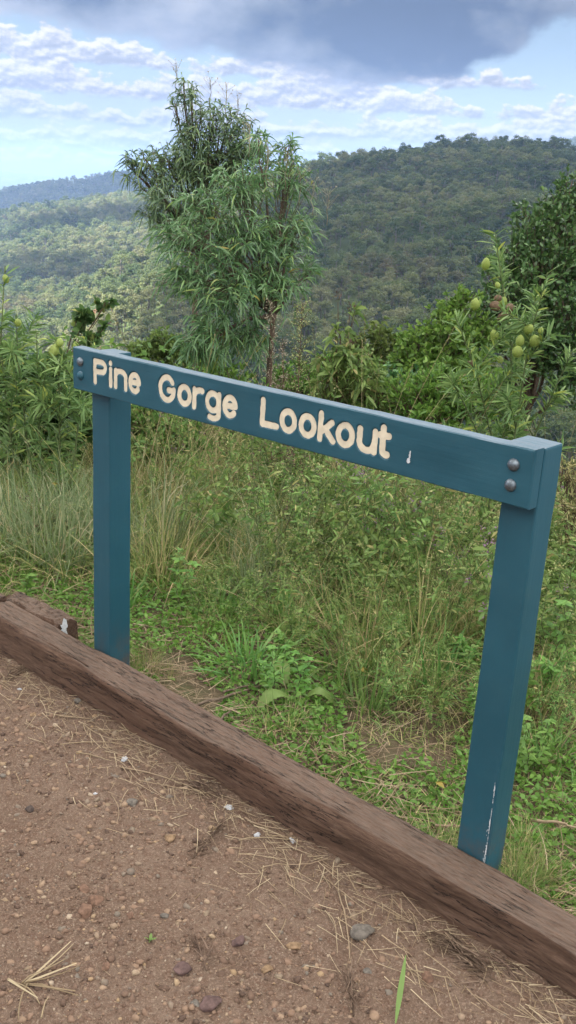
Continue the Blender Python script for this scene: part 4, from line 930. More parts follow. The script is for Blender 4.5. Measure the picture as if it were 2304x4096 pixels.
M['yellowleaf'] = leafmat('yellowed leaf', [(0, (0.252, 0.198, 0.036)), (1, (0.312, 0.240, 0.060))], .3, .6, .2, 0)

def gz(x, y): return float(ground_z(np.array([x]), np.array([y]))[0])
def curve_pts(a, b, n=6, sag=.0, jit=.0):
    a = np.asarray(a, float); b = np.asarray(b, float); t = np.linspace(0, 1, n)[:, None]
    p = a + (b - a) * t; p[:, 2] += sag * np.sin(PI * t[:, 0])
    if jit: p[1:-1] += rng.normal(0, jit, (n - 2, 3))
    return p
def shrub(name, label, cat, blobs, base, leaf, mat, twigs, per, L, W, droop, k=3, prof=P_OVATE, trunk_r=.022, stem='bark', outward=.6, rise=.15, group=None, shell=.5, sickle=0.0, hub=None, twig_r=.003, extra=None):
    """a woody plant: stems from the base to each clump of its crown, twigs out of the clumps, leaves along the twigs"""
    base = np.array(base, float); T = thing(name, label, cat, tuple(base), 0, group)
    bl = np.array(blobs); cen = bl[:, :3] - base; rad = bl[:, 3]
    wood = MB(); lf = MB()
    hub = np.array(hub if hub is not None else (0, 0, .25 * cen[:, 2].max())) if hub is None else np.array(hub) - base
    limbs = []
    main = curve_pts((0, 0, -.05), hub, 6, 0, .012); wood.tube(main, np.linspace(trunk_r, trunk_r * .75, 6), 7)
    for c in cen:
        ll = curve_pts(hub, c, 7, .06 * np.linalg.norm(c - hub), .012); limbs.append(ll); wood.tube(ll, np.linspace(trunk_r * .55, trunk_r * .16, 7), 5)
    pw = rad ** 2 / np.sum(rad ** 2); ids = rng.choice(len(bl), twigs, p=pw)
    d = randdir(twigs); d[:, 2] = d[:, 2] * .9 + .1; d = nrm(d)
    tip = cen[ids] + d * (rad[ids] * rng.uniform(shell, 1.06, twigs))[:, None]
    st = np.array([limbs[i][rng.integers(3, 7)] for i in ids]); st = lerp(st, tip, .35) if True else st
    for a, b_ in zip(st, tip): wood.tube(np.stack([a, (a + b_) / 2 + rng.normal(0, .01, 3) + [0, 0, .015], b_]), [twig_r, twig_r * .75, twig_r * .35], 3, False)
    t = rng.uniform(.35, 1.03, (twigs, per)); base_l = st[:, None] + (tip - st)[:, None] * t[..., None]; base_l[..., 2] += .02 * np.sin(PI * np.clip(t, 0, 1))
    td = nrm(tip - st); dirs = td[:, None] * outward + rng.normal(0, .62, (twigs, per, 3)) + np.array([0, 0, rise])
    n = twigs * per
    lf.strips(base_l.reshape(-1, 3), dirs.reshape(-1, 3), rng.uniform(.65, 1.15, n) * L, rng.uniform(.75, 1.15, n) * W, droop * rng.uniform(.5, 1.3, n), k, prof, sickle=rng.normal(0, 1, n) * sickle)
    wood.build('trunk' if cat == 'tree' else 'stem', M[stem], T); lf.build('crown' if cat == 'tree' else 'foliage', M[mat], T)
    if extra: extra(T, base, cen, rad)
    return T
def seedheads(T, base, pts):
    b = MB()
    for p in pts:
        p = np.array(p) - base; n = 26; q = p + rng.normal(0, .016, (n, 3)); b.strips(q, randdir(n) + [0, 0, .8], .022, .007, 0, 2)
    b.build('seed_sprays', M['drystem'], T)
# --- the two wattles in the middle
def sprays(tops):
    def f(T, base, cen, rad):
        b = MB()
        for p in tops:
            p = np.array(p) - base; b.tube(curve_pts(p - [0, 0, .22], p, 5, 0, .006), [.003, .0026, .0022, .0018, .0012], 4)
            for q in range(11):
                s = p - [0, 0, rng.uniform(0, .13)]; e = s + nrm(rng.normal(0, 1, 3) * [1, 1, .3] + [0, 0, 1.3]) * rng.uniform(.05, .11)
                b.tube(np.stack([s, e]), [.0015, .001], 3, False); b.strips(np.tile(e, (4, 1)), randdir(4) + [0, 0, .6], .012, .005, 0, 2)
        b.build('flower_sprays', M['seed'], T)
    return f
FRONT_TOPS = [(-.285, 7.2, 2.15), (-.15, 7.2, 2.08), (.05, 7.3, 1.93), (.16, 7.3, 1.87), (-.42, 7.2, 2.3), (-.05, 7.25, 2.0)]
fb = (-.20, 7.35); 
shrub('wattle_tree', 'nearer wattle sapling with drooping sickle leaves and a slim bare trunk behind the sign', 'tree', WATTLE_FRONT, (fb[0], fb[1], gz(*fb)), None, 'wattle', 760, 9, .108, .0115, .75, 6, P_LANCE, .028, 'bark', .6, .25, shell=.25, sickle=.25, hub=(-.19, 7.3, 1.0), extra=sprays(FRONT_TOPS))
bb_ = (-.95, 9.0)
shrub('wattle_tree', 'taller darker wattle farther back whose narrow top rises against the clouds', 'tree', WATTLE_BACK, (bb_[0], bb_[1], gz(*bb_)), None, 'wattle_far', 640, 9, .102, .0115, .80, 6, P_LANCE, .03, 'bark', .6, .25, shell=.25, sickle=.25, hub=(-.93, 8.9, 1.3), extra=sprays([(-1.14, 8.8, 2.84), (-.86, 8.8, 2.74), (-.72, 8.8, 2.66), (-.62, 8.8, 2.58)]))
# --- shrubs and bushes
def base_of(bl, dy=.2):
    a = np.array(bl); w = a[:, 3] ** 2; c = (a[:, :2] * w[:, None]).sum(0) / w.sum(); return (c[0], c[1] + dy, gz(c[0], c[1] + dy))
shrub('dense_bush', 'tall dense dark green bush with small rounded leaves', 'bush', DARK_BUSH, base_of(DARK_BUSH), None, 'dark', 1500, 11, .052, .024, .15, 3, P_OBOV, .04, 'bark', .5, .35, shell=.45)
shrub('leafy_shrub', 'bright green rounded shrub in front of the dark bush', 'shrub', BRIGHT_SHRUB, base_of(BRIGHT_SHRUB), None, 'bright', 800, 10, .055, .026, .2, 3, P_OBOV, .02, 'bark', .5, .35)
shrub('leafy_shrub', 'pale lime shrub beyond the far end of the board', 'shrub', PALE_SHRUB_LEFT, base_of(PALE_SHRUB_LEFT), None, 'pale', 330, 10, .06, .026, .25, 3, P_OVATE, .018, 'bark', .5, .3)
shrub('leafy_shrub', 'yellow green shrub with a small pointed top beyond the middle of the board', 'shrub', PALE_SHRUB_MID, base_of(PALE_SHRUB_MID), None, 'pale', 380, 10, .058, .024, .25, 3, P_OVATE, .018, 'bark', .5, .3)
shrub('leafy_shrub', 'open shrub with long drooping leaves and brown seed heads beside the wattle trunk', 'shrub', DROOPY_SHRUB, base_of(DROOPY_SHRUB), None, 'weed', 80, 7, .095, .024, .6, 4, P_LANCE, .014, 'drystem', .7, .25,
      extra=lambda T, base, cen, rad: seedheads(T, base, [(.345, 6.6, 1.15), (.255, 6.6, 1.22), (.36, 6.55, .93), (.44, 6.6, .80)]))

shrub('leafy_shrub', 'shaded low shrub under the dark bush just above the board', 'shrub', SHADY_SHRUB, base_of(SHADY_SHRUB), None, 'dark', 420, 10, .06, .026, .25, 3, P_OVATE, .02, 'bark', .5, .3)
def lantana_flowers(pts):
    def f(T, base, cen, rad):
        for p in pts:
            p = np.array(p) - base; b = MB(); n = 22; d = randdir(n) + [0, -.5, .5]; b.strips(p + nrm(d) * .007, d, .010, .008, .1, 2, P_OVATE); b.build('flower', M['pink'], T)
    return f
shrub('lantana_bush', 'broad dark lantana thicket with pink flowers left of the far post', 'bush', LANTANA_LEFT, base_of(LANTANA_LEFT), None, 'lantana', 900, 10, .062, .034, .25, 3, P_OVATE, .018, 'drystem', .5, .3, extra=lantana_flowers([(-1.262, 6.05, 1.09), (-1.50, 5.62, .36), (-1.62, 5.62, .30), (-1.40, 5.7, .62)]))
shrub('leafy_shrub', 'small green shrub right behind the far post', 'shrub', SHRUB_BEHIND_POST, base_of(SHRUB_BEHIND_POST), None, 'weed', 260, 9, .05, .024, .2, 3, P_OVATE, .012, 'drystem', .5, .3)
shrub('dry_bush', 'brown dried out bush beyond the near post', 'bush', DRY_BRUSH, base_of(DRY_BRUSH, .05), None, 'strawgrass', 200, 6, .045, .007, .3, 3, P_LANCE, .012, 'drystem', .6, .3)
# --- balloon bushes with inflated pods
def pod_mesh(seed):
    v, f = ico(3); r = np.random.default_rng(seed)
    k = 1 + .05 * np.sin(np.arctan2(v[:, 1], v[:, 0]) * 6)
    v = v * np.array([.86, .86, 1.0]) * k[:, None]
    v[:, 2] = v[:, 2] + .25 * np.maximum(v[:, 2] - .75, 0) * 2
    b = MB(); b.add(v, None, f)
    n = 110; d = randdir(n); b2 = MB(); b2.strips(d * .88, d, .30, .035, .1, 2)     # soft bristles
    for q, w in zip(b2.q, b2.v): b.add(w, q)
    return b
POD_MESH = {k: pod_mesh(3).mesh('pod', M[k], True) for k in ('pod', 'podbrown')}
def balloon_bush(label, stems, pods, brown, base, leafn, seed, tips=()):
    T = thing('balloon_bush', label, 'bush', base); base = np.array(base)
    wood = MB(); lf = MB(); PP = []
    for si, s in enumerate(stems):
        s = np.array(s, float) - base
        foot = np.array([s[0][0] * .5, s[0][1] * .5, 0]); pts = np.concatenate([[foot], s])
        tt = np.linspace(0, len(pts) - 1, 16); P_ = np.stack([np.interp(tt, np.arange(len(pts)), pts[:, a]) for a in range(3)], -1)
        P_[1:-1] = (P_[:-2] + 2 * P_[1:-1] + P_[2:]) / 4
        wood.tube(P_, np.linspace(.007, .0022, 16), 5)
        br = [P_]; PP.append(P_[3:])
        for q in range(5):      # side branches
            i = rng.integers(4, 12); e = P_[i] + nrm(rng.normal(0, 1, 3) * [1, 1, .2] + [0, 0, 1.2]) * rng.uniform(.14, .30)
            c = curve_pts(P_[i], e, 6, .01, .004); wood.tube(c, np.linspace(.004, .0018, 6), 4); br.append(c)
        for c in br:
            n = leafn if c is P_ else leafn // 2
            t = rng.uniform(.18 if c is P_ else .1, 1.0, n); i = t * (len(c) - 1); a = np.floor(i).astype(int).clip(0, len(c) - 2)
            pos = c[a] + (c[a + 1] - c[a]) * (i - a)[:, None]; dr = nrm(c[a + 1] - c[a])
            out = randdir(n); out = nrm(out - dr * np.sum(out * dr, 1, keepdims=True))
            lf.strips(pos, out * .85 + dr * rng.uniform(.2, .9, n)[:, None] + [0, 0, .1], rng.uniform(.055, .115, n), rng.uniform(.008, .013, n), .22 * rng.uniform(.2, 1.4, n), 4, P_LANCE)
    allp = np.concatenate(PP)
    for p in list(pods) + list(brown):
        c = np.array(p[:3]) - base + [0, 0, p[3] * .8]; k_ = allp[np.argmin(np.sum((allp - c - [0, 0, .03]) ** 2, 1))]
        wood.tube(np.stack([k_, (k_ + c) / 2 + [0, 0, .02], c]), [.002, .0017, .0014], 4)
    wood.build('stem', M['greenstem'], T); lf.build('foliage', M['cotton'], T)
    for lst, mt in ((pods, 'pod'), (brown, 'podbrown')):
        for p in lst:
            o = link('pod', POD_MESH[mt], T, tuple(np.array(p[:3]) - base)); k_ = p[3] * rng.uniform(.65, .9); o.scale = (k_, k_ * .9, k_ * rng.uniform(1.0, 1.2)); o.rotation_euler = tuple(rng.uniform(-.7, .7, 3))
            if mt == 'podbrown': o['label'] = 'dried brown split pod'; o.scale = (p[3] * 1.15, p[3] * .7, p[3] * .8)
def gb(x, y): return (x, y, gz(x, y))
balloon_bush('balloon bush with lime green and dried brown pods near the right edge', COTTON_RIGHT_STEMS, PODS_GREEN_RIGHT, PODS_BROWN_RIGHT, gb(1.12, 5.05), 100, 1)
balloon_bush('balloon bush with lime pods rising over the lantana at the left edge', COTTON_LEFT_STEMS, PODS_LEFT, [], gb(-1.3, 5.05), 90, 2)
# --- dry feathery weeds
def feather(label, p, q, w, mat, n, seed):
    p = np.array(p); q = np.array(q); g = gz(p[0], p[1]); base = np.array([p[0], p[1], g]); T = thing('feathery_weed', label, 'weed', tuple(base))
    st = MB(); fl = MB(); ln = np.linalg.norm(q - base)
    c = curve_pts((0, 0, 0), q - base, 10, 0, .006); st.tube(c, np.linspace(.006, .0015, 10), 5)
    for k in range(n):
        t = rng.uniform(.42, 1.0); i = t * 9; a = min(int(i), 8); s = c[a] + (c[a + 1] - c[a]) * (i - a)
        l = w * (1.25 - t) * rng.uniform(.7, 1.5) + .02; e = s + nrm(rng.normal(0, 1, 3) * [1, 1, .2] + [0, 0, .9]) * l
        st.tube(np.stack([s, e]), [.0015, .0007], 3, False); m_ = 7; u_ = rng.uniform(.25, 1.05, m_)[:, None]
        fl.strips(s + (e - s) * u_ + rng.normal(0, .006, (m_, 3)), randdir(m_), rng.uniform(.008, .016, m_), .0065, .1, 2)
    st.build('stem', M['drystem'], T); fl.build('seed_sprays', M[mat], T)
feather('brown feathery weed gone to seed, right against the wattle trunk', *FEATHER_WEEDS[0], .10, 'seed', 70, 1)
feather('pale green feathery weed just right of the brown one', *FEATHER_WEEDS[1], .16, 'budgreen', 130, 2)
feather('short brown feathery weed standing between two taller ones', *FEATHER_WEEDS[2], .09, 'seed', 60, 3)

BANK_ONE = [(.30, 6.9, .52, .20), (.46, 7.0, .62, .22), (.62, 6.9, .50, .2), (.40, 6.8, .40, .2)]
BANK_TWO = [(.80, 6.7, .52, .22), (1.0, 6.7, .60, .24), (1.2, 6.6, .58, .22), (.95, 6.5, .42, .2), (1.35, 6.4, .62, .2)]
BANK_THREE = [(-.62, 7.0, .42, .2), (-.45, 6.9, .48, .2), (-.30, 6.8, .40, .2), (-.75, 6.7, .34, .18)]
shrub('leafy_shrub', 'light green leafy shrub just behind the gap before the last word', 'shrub', BANK_ONE, base_of(BANK_ONE, .05), None, 'pale', 330, 9, .055, .022, .25, 3, P_OVATE, .012, 'drystem', .6, .4)
shrub('leafy_shrub', 'light green leafy shrub behind the near half of the board, below the balloon bush', 'shrub', BANK_TWO, base_of(BANK_TWO, .05), None, 'bright', 420, 9, .058, .018, .25, 3, P_LANCE, .012, 'drystem', .7, .5)
shrub('leafy_shrub', 'light green shrub under the drooping branches of the nearer wattle', 'shrub', BANK_THREE, base_of(BANK_THREE, .05), None, 'bright', 300, 9, .055, .022, .25, 3, P_OVATE, .012, 'drystem', .6, .4)

BANK_FOUR = [(.10, 7.8, .42, .22), (.30, 7.9, .50, .2), (-.10, 7.7, .38, .2), (.22, 7.7, .30, .2)]
shrub('leafy_shrub', 'fresh green shrub in the gap right of the wattle trunk, seen above the board', 'shrub', BANK_FOUR, base_of(BANK_FOUR, .05), None, 'bright', 330, 9, .055, .020, .25, 3, P_OVATE, .012, 'drystem', .6, .4)
# ------------------------------------------------------------------ the overgrown verge: tussocks, weeds, ground cover
def in_view(x, y, pad=2.0):
    az = math.degrees(math.atan2(x, y)); return -19 - pad < az < 18 + pad
def tussock_mesh(name, mat, n, L, W, spread, droop, seed, stalks=0):
    global rng
    keep = rng; rng = np.random.default_rng(seed); b = MB()
    a = rng.uniform(0, 2 * PI, n); rr = np.sqrt(rng.uniform(0, 1, n)) * spread * .28
    base = np.stack([rr * np.cos(a), rr * np.sin(a), rng.uniform(-.03, .0, n)], -1)
    a2 = a + rng.normal(0, .5, n); el = np.radians(rng.uniform(38, 88, n))
    d = np.stack([np.cos(a2) * np.cos(el), np.sin(a2) * np.cos(el), np.sin(el)], -1)
    side = np.stack([-np.sin(a2), np.cos(a2), np.zeros(n)], -1) + rng.normal(0, .3, (n, 3))
    b.strips(base, d, L * rng.uniform(.45, 1.1, n), W * rng.uniform(.7, 1.3, n), droop * rng.uniform(.3, 1.4, n), 6, P_GRASS, side=side, sickle=rng.normal(0, .12, n))
    for k in range(stalks):
        a_ = rng.uniform(0, 6.28); e = rng.uniform(.7, 1.35); h = L * rng.uniform(.95, 1.4)
        p = curve_pts((0, 0, 0), (math.cos(a_) * h * math.cos(e), math.sin(a_) * h * math.cos(e), h * math.sin(e)), 6, .05)
        b.tube(p, np.linspace(.0016, .0008, 6), 3, False)
        m_ = 9; t = rng.uniform(.75, 1, m_); b.strips(p[4] + (p[5] - p[4]) * ((t - .75) * 4)[:, None], np.tile(p[5] - p[4], (m_, 1)) + rng.normal(0, .03, (m_, 3)), .02, .003, .05, 2)
    rng = keep
    return b.mesh(name, M[mat])
TUS = {
 'long': [tussock_mesh('grass_tussock', 'grassy', 210, .68, .0058, .5, .55, 10 + i, 4) for i in range(3)],
 'grey': [tussock_mesh('grass_tussock', 'greygrass', 270, .64, .0052, .5, .55, 20 + i, 2) for i in range(2)],
 'straw': [tussock_mesh('grass_tussock', 'strawgrass', 190, .76, .0050, .6, .50, 30 + i, 8) for i in range(2)],
 'lush': [tussock_mesh('grass_tussock', 'lushgrass', 70, .38, .0095, .35, .5, 40 + i) for i in range(2)],
 'low': [tussock_mesh('grass_tussock', 'grassy', 120, .24, .0034, .4, .5, 50 + i) for i in range(2)],
}
TL = {'long': 'green and straw mixed long grass clump on the verge behind the sign', 'grey': 'grey green arching tussock on the verge behind the sign', 'straw': 'straw coloured tall grass clump gone to seed behind the sign', 'lush': 'fresh broad bladed grass clump on the verge', 'low': 'short green grass clump close behind the rail'}
def tuss(kind, x, y, s, rz=None, label=None):
    me = TUS[kind][rng.integers(len(TUS[kind]))]
    o = link('grass_tussock', me, None, (x, y, gz(x, y))); o.scale = (s, s, s * rng.uniform(.85, 1.15)); o.rotation_euler = (rng.normal(0, .08), rng.normal(0, .08), rng.uniform(0, 6.28))
    tag(o, label or TL[kind], 'grass', TL[kind].split(' on the')[0].split(' gone')[0].split(' close')[0] + 's')
def spot(az, r):
    a = math.radians(az); return r * math.sin(a), r * math.cos(a)
# the clumps one can single out in the photo
for kind, az, r, s, lab in [
    ('grey', -14.3, 4.5, 1.18, 'big grey green tussock left of the far post, above the timber block'), ('grey', -16.5, 4.8, 1.12, 'grey green tussock at the left edge below the lantana'), ('grey', -12.3, 4.9, 1.12, 'grey green tussock touching the far post on its left'),
    ('grey', -8.2, 4.75, 1.24, 'big grey green tussock just right of the far post'), ('straw', -9.3, 5.3, 1.24, 'straw coloured clump with long stalks behind the far post'), ('straw', -6.6, 5.6, 1.18, 'straw clump to the right of the tussock by the far post'),
    ('grey', -.6, 4.7, 1.12, 'pale tussock in the middle of the verge with a dark stem in front'), ('straw', 4.6, 5.8, 1.30, 'tall straw clump under the end of the lettering'), ('straw', 8.2, 5.2, 1.18, 'straw clump showing between the lettering and the near post'), ('straw', 2.3, 6.2, 1.18, 'straw clump rising highest under the middle of the board'),
    ('lush', -3.8, 4.0, 1.0, 'fresh grass clump in the open ground right of the far post'), ('lush', 5.6, 3.25, .9, 'broad bladed clump left of the foot of the near post'), ('lush', 10.5, 3.55, 1.1, 'broad bladed clump leaning against the near post'), ('low', .2, 3.05, .85, 'small tuft alone on bare soil behind the middle of the rail'), ('low', -4.3, 3.75, .8, 'short yellow green tuft beside the bare soil'),
    ('long', 9.0, 3.9, 1.12, 'long dark drooping clump left of the near post'), ('lush', 4.6, 3.5, 1.0, 'upright broad grass among the weeds at right')]:
    x, y = spot(az, r); tuss(kind, x, y, s, None, lab)
# the rest of the verge
random.seed(5); used = []
def free(x, y, d):
    for a, b_ in used:
        if (a - x) ** 2 + (b_ - y) ** 2 < d * d: return False
    used.append((x, y)); return True
cnt = 0
for tries in range(4000):
    if cnt > 230: break
    az = random.uniform(-20, 18.5); r = random.uniform(3.0, 8.2); x, y = spot(az, r); u, n = [float(q) for q in un(x, y)]
    if n < .40 + .3 * random.random() or (n < .9 and .45 < u < 1.1) or not free(x, y, .21 + .015 * r): continue
    if az > -1 and r < 5.6 and random.random() < .45: continue
    f = float(vnoise(np.array([x * 1.1]), np.array([y * 1.1]), 0, 60)[0])
    if n < .8: k = 'low' if random.random() < .6 else 'lush'
    elif az < -11: k = 'grey' if r < 5.5 else 'long'
    elif r > 5.2: k = 'straw' if f > -.1 else 'long'
    elif az < 0: k = random.choice(['long', 'grey', 'straw', 'long'])
    else: k = random.choice(['long', 'long', 'lush', 'straw'])
    s = {'low': 1.0, 'lush': 1.0}.get(k, .85) * random.uniform(.75, 1.15); tuss(k, x, y, s); cnt += 1
# grass crowding the feet of the posts
for q in range(26):
    u = random.choice([.0445, 1.6482]) + random.choice([random.uniform(-.10, -.03), random.uniform(.125, .19), random.uniform(0, .1)]); n = random.uniform(.06, .26)
    if .03 < n - .04 < .12 and -.01 < u - (.0445 if u < 1 else 1.6482) < .11: n += .16
    x, y = xy(u, n); tuss('low', float(x), float(y), random.uniform(.35, .7), None, 'little grass tuft crowding the foot of a sign post')
# --- upright leafy weeds
def weed_proto(name, label, h, nbr, leafn, L, W, mat, seed, tip=None, tipn=0, rise=.9):
    global rng
    keep = rng; rng = np.random.default_rng(seed); T = thing(name, label, 'weed'); st = MB(); lf = MB(); tp = MB()
    for q in range(nbr):
        a = rng.uniform(0, 6.28); lean = rng.uniform(.05, .35); e = np.array([math.cos(a) * lean * h, math.sin(a) * lean * h, h * rng.uniform(.7, 1.05)])
        c = curve_pts((rng.normal(0, .02), rng.normal(0, .02), 0), e, 8, 0, .008); st.tube(c, np.linspace(.0032, .0012, 8), 4, False)
        br = [c]
        for w in range(4):
            i = rng.integers(3, 7); ee = c[i] + nrm(rng.normal(0, 1, 3) * [1, 1, .2] + [0, 0, rise]) * h * rng.uniform(.12, .3); cc = curve_pts(c[i], ee, 5, .005); st.tube(cc, np.linspace(.0018, .0009, 5), 3, False); br.append(cc)
        for c_ in br:
            n = leafn if c_ is c else leafn // 3; i = rng.uniform(.12, 1, n) * (len(c_) - 1); a_ = np.floor(i).astype(int).clip(0, len(c_) - 2)
            pos = c_[a_] + (c_[a_ + 1] - c_[a_]) * (i - a_)[:, None]; dr = nrm(c_[a_ + 1] - c_[a_]); out = randdir(n)
            out = nrm(out - dr * np.sum(out * dr, 1, keepdims=True)); lf.strips(pos, out + dr * .5, L * rng.uniform(.5, 1.15, n), W * rng.uniform(.7, 1.15, n), .25 * rng.uniform(.3, 1.5, n), 3, P_LANCE)
            if tipn:
                m_ = tipn; tp.strips(c_[-1] + rng.normal(0, .016, (m_, 3)), randdir(m_) + [0, 0, .6], .012, .007, .1, 2)
    st.build('stem', M['greenstem'], T); lf.build('foliage', M[mat], T)
    if tipn: tp.build('blossom', M[tip], T)
    rng = keep
    return T
WL = {'a': 'slender small leaved green weed in the tangle behind the sign', 'b': 'green weed topped with yellowish flower buds behind the sign', 'c': 'leafy weed with dull purple flower heads behind the sign', 'd': 'dark dead weed stalk standing in the grass behind the sign'}
PROTO = {'a': [weed_proto('leafy_weed', WL['a'], .50, 3, 36, .052, .015, 'weed', 200 + i) for i in range(3)],
         'b': [weed_proto('flowering_weed', WL['b'], .62, 3, 32, .048, .012, 'weed', 210 + i, 'budgreen', 12) for i in range(3)],
         'c': [weed_proto('flowering_weed', WL['c'], .62, 2, 26, .055, .016, 'weed', 220 + i, 'purple', 14) for i in range(2)],
         'd': [weed_proto('dead_weed', WL['d'], .66, 2, 14, .028, .006, 'needle', 230 + i, 'drystem', 8) for i in range(2)]}
first = set(); WG = {'a': 'slender green weeds', 'b': 'budding weeds', 'c': 'purple topped weeds', 'd': 'dead weed stalks'}
def weed(kind, x, y, s, label=None):
    p = random.choice(PROTO[kind]); rz = random.uniform(0, 6.28)
    if p.name not in first:
        first.add(p.name); p.location = (x, y, gz(x, y)); p.rotation_euler = (0, 0, rz); p.scale = (s, s, s); p['group'] = WG[kind]
        p['label'] = label or WL[kind]
    else: dup(p, (x, y, gz(x, y)), rz, s, label or WL[kind], WG[kind])
for kind, az, r, s, lab in [('d', -1.0, 4.9, 1.1, 'blackish dead stalk below the middle word of the sign'), ('d', .8, 4.6, 1.0, 'second dead stalk right of the blackish one'), ('c', 4.3, 4.7, 1.1, 'purple topped weed below the last word of the sign'), ('c', 9.3, 4.5, 1.05, 'purple topped weed by the near bolts'),
                            ('b', -2.4, 5.2, 1.05, 'budding weed clump below the gap between the last two words'), ('b', 2.6, 4.9, 1.05, 'tall budding weed below the word at right'), ('b', -.2, 5.3, 1.3, 'tallest budding weed under the start of the last word'), ('b', 1.4, 5.5, 1.25, 'tall budding weed behind the dead stalks'), ('c', 6.2, 4.9, 1.2, 'tall purple topped weed under the white paint chip'), ('b', 7.2, 4.4, 1.1, 'budding weed midway between the last word and the near post'), ('d', -2.0, 5.6, 1.3, 'tall thin dead stalk under the middle word'),
                            ('a', -4.4, 4.9, 1.0, 'fine leaved light green weed below the middle word')]:
    x, y = spot(az, r); weed(kind, x, y, s, lab)
cnt = 0; used = []
for tries in range(6000):
    if cnt > 280: break
    az = random.uniform(-19, 18); r = random.uniform(3.1, 7.6); x, y = spot(az, r); u, n = [float(q) for q in un(x, y)]
    if n < .6 or not free(x, y, .135): continue
    dens = .95 if az > -2 else .45
    if random.random() > dens: continue
    k = random.choices('abcd', [5, 4, 1.2, .7])[0]; s = random.uniform(.6, 1.1) * (.6 if n < 1.2 else 1); weed(k, x, y, s); cnt += 1
# --- broad leaved bright weeds
def broad_proto(seed, h):
    global rng
    keep = rng; rng = np.random.default_rng(seed); T = thing('broadleaf_weed', 'bright green broad leaved weed on the verge', 'weed', group='broad leaved weeds'); st = MB(); lf = MB()
    for q in range(rng.integers(2, 4)):
        a = rng.uniform(0, 6.28); e = np.array([math.cos(a) * .3 * h, math.sin(a) * .3 * h, h * rng.uniform(.75, 1.1)]); c = curve_pts((0, 0, 0), e, 7, 0, .006); st.tube(c, np.linspace(.003, .0014, 7), 4, False)
        for k in range(2, 7):
            n = 4 if k < 6 else 6; th = rng.uniform(0, 6.28) + np.arange(n) * 2 * PI / n; o = np.stack([np.cos(th), np.sin(th), rng.uniform(.15, .7, n)], -1)
            lf.strips(np.tile(c[k], (n, 1)), o, rng.uniform(.045, .075, n) * (1 if k < 6 else .7), rng.uniform(.020, .027, n), .35, 4, P_OVATE, side=np.stack([-np.sin(th), np.cos(th), rng.normal(0, .3, n)], -1))
    st.build('stem', M['greenstem'], T); lf.build('foliage', M['broad'], T); rng = keep; return T
BP = [broad_proto(300 + i, h) for i, h in enumerate((.22, .28, .34))]; bfirst = set()
BL = ['bright broad leaved weed at the centre of the verge', 'bright rosette of leaves above the split leaf on bare ground', 'bright weed with a toothed look left of the central one', 'bright broad leaved weed right of the near post at mid height', 'bright broad leaved weed touching the right side of the near post', 'bright broad leaved weed at the right edge of the photo', 'bright leaves left of the near post, upper pair', 'bright leaves left of the near post, lower pair', 'low bright weed right of the foot of the near post', 'tall bright weed in the middle of the verge', 'bright leafy weed right of the far post', 'bright weed high beside the right edge', 'bright low weed above the timber block']
for i, (p, lab) in enumerate(zip(BROADLEAF, BL)):
    pr = BP[i % 3]; x, y = p[:2]; s = [.85, .65, .65, 1.1, .9, 1.1, .8, .7, .7, .95, .9, 1.0, .8][i]
    if pr.name not in bfirst: bfirst.add(pr.name); pr.location = (x, y, gz(x, y)); pr.scale = (s, s, s); pr['label'] = lab
    else: dup(pr, (x, y, gz(x, y)), rng.uniform(0, 6.28), s, lab, 'broad leaved weeds')
# the big toothed leaves lying on bare soil
def big_leaf(p, q, w, label):
    p = np.array(p); q = np.array(q); b = MB(); n = 22; t = np.linspace(0, 1, n); d = q - p; L = np.hypot(*d); per = np.array([-d[1], d[0]]) / L
    half = w * np.sin(PI * np.clip(t * .93 + .04, 0, 1)) ** .7 * (1 + .22 * (np.arange(n) % 2)); c = p + d * t[:, None]; z = np.array([gz(*a) for a in c]) + .03 + .05 * np.sin(PI * t)
    v = np.stack([np.concatenate([c + per * half[:, None], (z - .012)[:, None]], 1), np.concatenate([c, z[:, None]], 1), np.concatenate([c - per * half[:, None], (z - .012)[:, None]], 1)], 1).reshape(-1, 3)
    j = np.arange(n - 1)[:, None] * 3 + np.arange(2)[None]; b.add(v, np.stack([j, j + 1, j + 4, j + 3], -1).reshape(-1, 4)); tag(b.build('toothed_leaf', M['weed']), label, 'leaf', 'toothed leaves on bare soil')
big_leaf((.05, 3.21), (-.07, 3.12), .032, 'large toothed leaf lying flat on bare soil'); big_leaf((.03, 3.35), (-.02, 3.55), .03, 'large toothed leaf standing up behind the flat one'); big_leaf((.10, 3.24), (.22, 3.22), .026, 'large toothed leaf pointing right from the flat one')
# --- sticks and yellowed leaves beyond the rail
SL = ['long crooked dead stick lying on bare soil', 'pale dry cane lying right of the near post', 'dark twig beside the long stick', 'short pale twig left of the near post', 'dark twig at the back of the rail']
for i, ((p, q), lab) in enumerate(zip(STICKS, SL)):
    b = MB(); t = np.linspace(0, 1, 8)[:, None]; c = np.array(p) + (np.array(q) - np.array(p)) * t; c = c + rng.normal(0, .006, c.shape); z = np.array([gz(*a) for a in c]) + .03 + [.0, .05, 0, .01, 0][i] * t[:, 0]
    b.tube(np.concatenate([c, z[:, None]], 1), np.linspace(.006, .003, 8) * [1, 1, .8, .8, .9][i], 6); tag(b.build('dead_stick', M['straw' if i in (1, 3) else 'bark']), lab, 'stick', 'dead sticks behind the rail')
for (x, y, z, lab) in [(.31, 3.40, .10, 'crumpled yellow leaf among the grass right of the toothed leaves'), (.53, 2.72, .05, 'yellow leaf on the ground left of the near post'), (-1.22, 4.75, .30, 'yellow leaf low in the lantana')]:
    b = MB(); b.strips(np.tile([x, y, gz(x, y) + z], (2, 1)), [(1, .2, .2), (.6, -.6, .3)], .036, .018, .5, 4, P_OVATE); tag(b.build('yellow_leaf', M['yellowleaf']), lab, 'leaf', 'yellow leaves')
